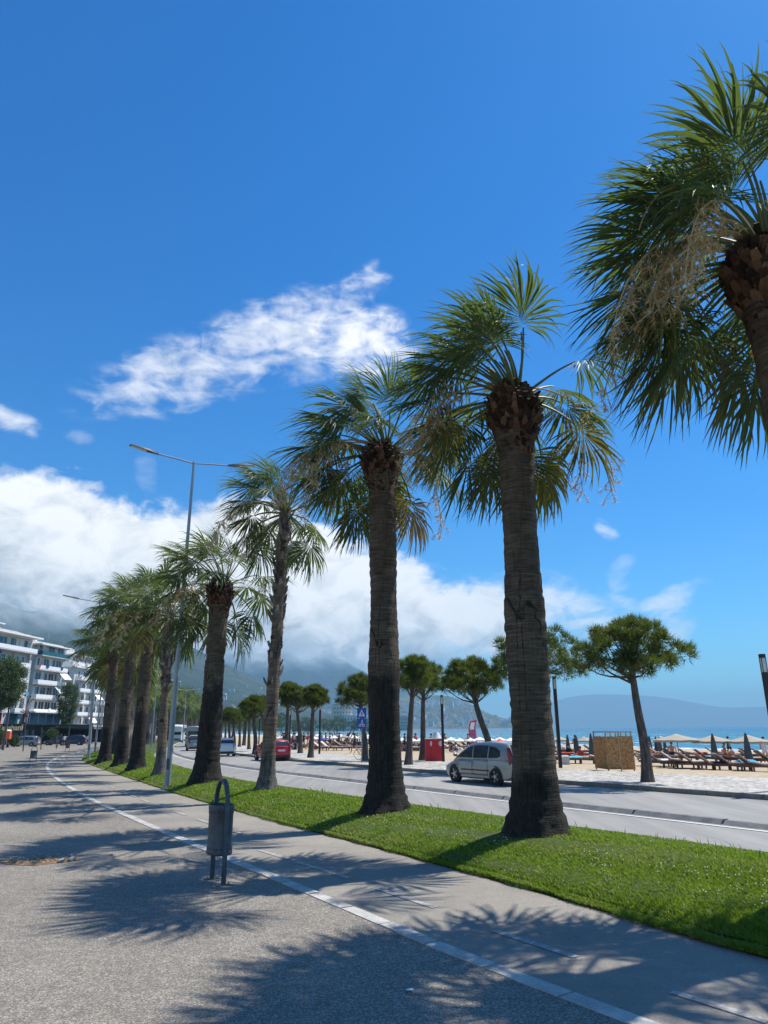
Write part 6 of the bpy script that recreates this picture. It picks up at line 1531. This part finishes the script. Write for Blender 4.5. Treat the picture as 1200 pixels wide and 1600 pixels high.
def block(loc, rz, L_, D, floors, label, wall, group=None, frame=False, bal=True):
    root = thing('apartment_building', label, 'apartment building', loc, rz, group); fh = 3.0; H = floors * fh + .6
    if frame:
        for i in range(floors + 1): wbox(root, 'floor_slab', (-D / 2, L_ / 2, i * fh + .12), (D, L_, .24), M_GREYC)
        for y in np.arange(.3, L_, 4.2):
            for x in (-.3, -D + .3): wbox(root, 'column', (x, y, H / 2), (.35, .35, H - .7), M_GREYC)
        wbox(root, 'core_wall', (-D * .55, L_ / 2, H / 2 - .1), (D * .5, L_ * .8, H - .8), M_DARKST); return root
    wbox(root, 'wall', (-D / 2, L_ / 2, H / 2), (D, L_, H), wall); wbox(root, 'roof', (-D / 2 + .2, L_ / 2, H + .1), (D + 1.2, L_ + .6, .2), M_WHITE2)
    wbox(root, 'stair_tower', (-D / 2, L_ / 2, H + 1.3), (4, 4.5, 2.2), wall)
    for i in range(floors):
        z = i * fh + .5
        for y in np.arange(2, L_ - 1, 3.4):
            window(root, y, z + 1.3, 1.6, 2.0, 0)
        if bal and i > 0:
            for y in np.arange(3.7, L_ - 2, 6.8): balcony(root, y, z, 5.2, 1.6)
        for x in np.arange(-2, -D + 1, -3.4):
            fo = MB().box((x, -.04, z + 1.35), (1.5, .12, 1.6)).build('window', M_WHITE2, root); MB().box((x, -.106, z + 1.35), (1.3, .02, 1.4)).build('pane', M_WIN, fo)
            if bal and i > 0 and int(-x) % 2 == 0: bs = MB().box((x, -.7, z - .09), (3.0, 1.4, .18)).build('balcony', wall, root); MB().box((x, -1.37, z + .42), (3.0, .06, .85)).build('parapet', M_WHITE2, bs)
    for i in range(1, floors, 2): awning(root, L_ * .35 + i, i * fh + 3.0, 3.0, 1.4)
    return root
def at(px, Y): q = V(px, 1138, Y); return Vector((q.x, Y, gz(q.x, Y) - .05))
block(at(106, 190), R(-6), 22, 15, 6, 'pale apartment block with white awnings behind the tree', M_GREYW); block(at(126, 236), R(-6), 16, 16, 7, 'second pale apartment block farther along the left street', M_WHITE)
block(at(148, 285), R(-4), 18, 16, 7, 'third white block almost hidden by the palm crowns', M_WHITE); block(at(96, 215), R(-6), 14, 12, 8, 'taller white block peeping over its neighbour roofs', M_WHITE)
block(at(278, 300), R(85), 20, 14, 7, 'unfinished concrete frame building right of the slender palm', M_GREYC, None, True); block(at(240, 270), R(85), 16, 14, 8, 'unfinished grey building between the palm trunks', M_GREYC, None, True)

# small houses over the slopes and the far shore
def house_meshes():
    out = []
    for k, (w, d, h) in enumerate([(14, 12, 9), (18, 12, 14), (11, 10, 6.5), (22, 14, 20)]):
        mb = MB(); mb.box((0, 0, h / 2 - 3), (w, d, h + 6)); mb.cur = 1
        if k in (0, 2): mb.add([(-w / 2 - .5, -d / 2 - .5, h), (w / 2 + .5, -d / 2 - .5, h), (w / 2 + .5, d / 2 + .5, h), (-w / 2 - .5, d / 2 + .5, h), (-w / 4, 0, h + 2.6), (w / 4, 0, h + 2.6)], [(0, 1, 5, 4), (1, 2, 5), (2, 3, 4, 5), (3, 0, 4)])
        else: mb.box((0, 0, h + .2), (w + .8, d + .8, .4))
        mb.cur = 2
        for z in np.arange(1.6, h - .8, 3.1):
            for x in np.arange(-w / 2 + 2, w / 2 - 1, 3.4):
                for sy in (-1, 1): mb.box((x, sy * (d / 2 + .03), z), (1.25, .1, 1.3))
        out.append(mb)
    return out
M_ROOFT = simple('terracotta roof', (.34, .15, .09), .85, .2, .3)
HM = house_meshes(); HMM = [[mb.mesh('small_house', [w_, rf, M_WIN]) for w_ in (M_WHITE2, M_GREYW, simple('sand coloured render', (.56, .47, .36), .8))] for mb, rf in zip(HM, (M_ROOFT, M_WHITE2, M_ROOFT, M_GREYW))]
def scatter(bvh, n, x0, x1, y0, y1, label, group, smin=.8, smax=1.3, bias=1.0, name='hillside_house'):
    k = 0; tries = 0
    while k < n and tries < n * 30:
        tries += 1; px = rng.uniform(x0, x1); py = y1 - (y1 - y0) * rng.random() ** bias
        h = bvh.ray_cast(EYE, ray(px, py))[0]
        if h is None: continue
        kk = rng.choice([0, 0, 1, 2, 2, 3]); o = link(name, HMM[kk][rng.choice([0, 0, 1, 2])], None, h, rng.uniform(-.5, .5)); s = rng.uniform(smin, smax); o.scale = (s, s, s)
        tag(o, label, 'house', group); k += 1
scatter(HC, 150, 600, 800, 1097, 1136, 'small pale house on the hazy headland across the bay', 'houses on the headland', .6, 1.2, 1.0)
scatter(HC, 60, 480, 620, 1098, 1134, 'small pale house on the headland slope behind the pines', 'houses on the slope behind the pines', .8, 1.4)
scatter(HA, 95, 280, 470, 1072, 1128, 'small pale house on the lower slope of the wooded hill', 'houses on the wooded hill', .25, .5, 1.3)
for i in range(24):
    px = rng.uniform(425, 640); Y = rng.uniform(1000, 1500); q = at(px, Y); q.z = -1.6; o = link('waterfront_block', HMM[rng.choice([1, 1, 3])][rng.choice([0, 0, 1, 2])], None, q, rng.uniform(-.3, .3)); s = rng.uniform(.6, 1.2); o.scale = (s, s, s * rng.uniform(.8, 1.7)); tag(o, 'pale multi-storey block on the far waterfront behind the pines', 'apartment block', 'blocks on the far waterfront')
# ------------------------------------------------------------------ broad-leaved trees, saplings, shrubs
def leaf_tree_meshes(seed, R0, Hc, th, clumps=60, leaf=.11, per=150, sq=1.0):
    r = random.Random(seed); g_ = np.random.default_rng(seed); tr = MB(); sp_ = [Vector((0, 0, -.2)), Vector((.08, 0, th * .5)), Vector((.0, .06, th)), Vector((.05, 0, Hc + R0 * .4 * sq))]
    S = [Vector(p_) for p_ in spline(sp_, 14)]; tr.tube(S, [max(.03, R0 * .075 * (1 - .8 * i / 13)) for i in range(14)], 8); vs = []; fs = []; ti = []; o = 0
    for i in range(clumps):
        u = (i + .5) / clumps; ph = i * 2.399963; z = 1 - 2 * u; rad = math.sqrt(max(0, 1 - z * z)) * r.uniform(.5, 1.05)
        c = Vector((math.cos(ph) * rad * R0, math.sin(ph) * rad * R0, Hc + z * R0 * sq * r.uniform(.8, 1.05)))
        if i % 4 == 0: tr.tube([S[8], S[8].lerp(c, .6), c], [.04, .025, .01], 4)
        n = int(per * r.uniform(.6, 1.3)); p_ = np.array(c) + g_.normal(0, R0 * .13, (n, 3)); a = nrmz(g_.normal(0, 1, (n, 3))) * leaf; b_ = nrmz(np.cross(a, g_.normal(0, 1, (n, 3)))) * leaf * .5
        vs.append(np.stack([p_ - a, p_ + b_, p_ + a, p_ - b_], 1).reshape(-1, 3)); fs.append(np.arange(n * 4).reshape(-1, 4) + o); o += n * 4
        ti.append(np.repeat(np.repeat(np.clip(.4 + g_.normal(0, .18, (n, 1)), 0, 1), 4, 0), 3, 1))
    return tr.mesh('trunk', M_BARK, 60), npmesh('crown', np.vstack(vs), np.vstack(fs), [M_BROAD], np.vstack(ti))
def broad_tree(px, base_py, cx, cy, R_px, label, seed, sq=1.0, z=0, name='tree', Y=None, clumps=60, group=None):
    b = G(px, base_py, z) if Y is None else at(px, Y); c = V(cx, cy, b.y) - b; R0 = R_px * pxscale(b)
    tm, cm = leaf_tree_meshes(seed, R0, c.z, max(.5, c.z - R0 * sq * .8), clumps, max(.05, R0 * .05), 150, sq); root = thing(name, label, 'tree', b, 0, group); link('trunk', tm, root); o = link('crown', cm, root); o.location = (c.x, 0, 0)
broad_tree(4, 1172, 8, 1068, 28, 'dense green tree at the left edge in front of the white block', 41, 1.35, clumps=130); broad_tree(105, 1163, 106, 1098, 16, 'slim olive tree between the white block and its neighbour', 42, 2.0, clumps=110)
broad_tree(-2, 1168, -2, 1149, 9, 'round dark shrub at the left edge beside the shop front', 43, 1.0); broad_tree(22, 1168, 22, 1157, 8, 'dark hedge bush behind the parked silver minivan', 44, .9)
broad_tree(89, 1168, 81, 1145, 8, 'small pale green street tree in front of the shop front', 45, .8, clumps=24)
def sapling(px, py, tx, ty, label, seed):
    b = G(px, py, 0); h = V(tx, ty, b.y) - b; r = random.Random(seed); root = thing('young_tree', label, 'young tree', b, 0, 'young street trees on the plaza'); S = [Vector(q) for q in spline([(0, 0, -.1), (h.x * .4, 0, h.z * .4), (h.x, 0, h.z)], 8)]; tr = MB().tube(S, [.07, .06, .055, .05, .045, .035, .025, .015], 7)
    lv = MB()
    for i in range(10):
        a = S[r.randint(4, 7)]; e = a + Vector((r.uniform(-1, 1), r.uniform(-1, 1), r.uniform(.2, 1))) * h.z * .16; tr.tube([a, e], [.018, .006], 4)
        for q in range(10): c = a.lerp(e, r.uniform(.4, 1.1)); u = Vector((r.uniform(-1, 1), r.uniform(-1, 1), r.uniform(-1, 1))).normalized() * .10; w = u.orthogonal() * .5; lv.add([c - u, c + w, c + u, c - w], [(0, 1, 2, 3)])
    tr.build('trunk', M_BARK, root, smooth=60); lv.build('crown', M_BROAD, root)
sapling(36, 1174, 43, 1092, 'bare leaning young tree left of the parked cars', 1); sapling(64, 1171.5, 65, 1136, 'bare young tree in front of the shop front', 2); sapling(88, 1169.5, 89, 1136, 'young tree with a few leaves near the blue estate car', 3)
for i in range(22):
    px = 262 + i * 8.5 + rng.uniform(-3, 3); broad_tree(px, 0, px, 1128 + rng.uniform(-4, 3), rng.uniform(8, 13), 'hazy tree in the distant belt behind the road', 60 + i, .9, Y=rng.uniform(330, 520), clumps=26, group='far belt of trees behind the road')
for i in range(14):
    px = 455 + i * 12 + rng.uniform(-4, 4); broad_tree(px, 0, px, 1134 + rng.uniform(-4, 2), rng.uniform(8, 13), 'hazy tree along the far waterfront behind the parasols', 90 + i, .8, Y=rng.uniform(480, 640), clumps=22, group='far waterfront trees')
# orange litter box, flags and cafe terrace
b = G(9, 1169, 0); root = thing('orange_bin', 'orange box with a white lid on a post at the far left', 'post box', b); H = (V(9, 1140, b.y) - b).z; k = pxscale(b)
MB().tube([(0, 0, 0), (0, 0, H * .5)], .05, 8).build('post', M_STEEL, root); MB().box((0, 0, H * .70), (9.5 * k, 6 * k, H * .42)).build('box', M_ORANGE, root, smooth=30); MB().lathe([(5.2 * k, H * .915), (5 * k, H * .95), (2 * k, H)], 14).build('lid', M_WHITE2, root)
b = G(36, 1163, 0); root = thing('flag_pole', 'slanting pole with a red and white flag by the shop front', 'flag', b); k = pxscale(b); MB().tube([(0, 0, 0), (2.5 * k, 0, 52 * k)], .05, 6).build('pole', M_WHITE2, root)
f = MB().grid([[(2.3 * k - w * 6 * k - u * 3 * k, .15 * math.sin(w * 6 + u * 3), (52 - u * 20 - w * 3) * k) for w in np.linspace(0, 1, 5)] for u in np.linspace(0, 1, 6)]).build('cloth', M_REDC, root, smooth=60); so = f.modifiers.new('thickness', 'SOLIDIFY'); so.thickness = .02
MB().grid([[(2.3 * k - w * 6 * k - u * 3 * k, .15 * math.sin(w * 6 + u * 3) - .03, (52 - u * 20 - w * 3) * k) for w in np.linspace(0.1, .4, 3)] for u in np.linspace(.1, .9, 5)]).build('white_stripe', M_WHCAN, f)
root = thing('cafe_terrace', 'dark cafe pergola with pale tables beyond the blue estate car', 'cafe terrace', at(126, 150) + Vector((0, 0, .2)), R(5))
MB().box((0, 0, 3.0), (9, 12, .18)).build('roof', M_DARKST, root)
for x in (-4.2, 4.2):
    for y in (-5.6, 0, 5.6): MB().box((x, y, 1.45), (.14, .14, 2.9)).build('post', M_BLACK, root)
MB().box((0, 5.9, 1.3), (8.6, .12, 2.6)).build('back_wall', M_BLACK, root)
for i in range(6): tb = MB().lathe([(.4, .72), (.4, .75)], 14, (-3 + 3 * (i % 3), -3.5 + 4 * (i // 3), 0)); tb.lathe([(.05, .02), (.05, .72)], 8, (-3 + 3 * (i % 3), -3.5 + 4 * (i // 3), 0)); t_ = tb.build('cafe_table', M_WHITE2); t_.location = root.location; tag(t_, 'pale round cafe table under the dark pergola', 'table', 'tables of the cafe terrace')
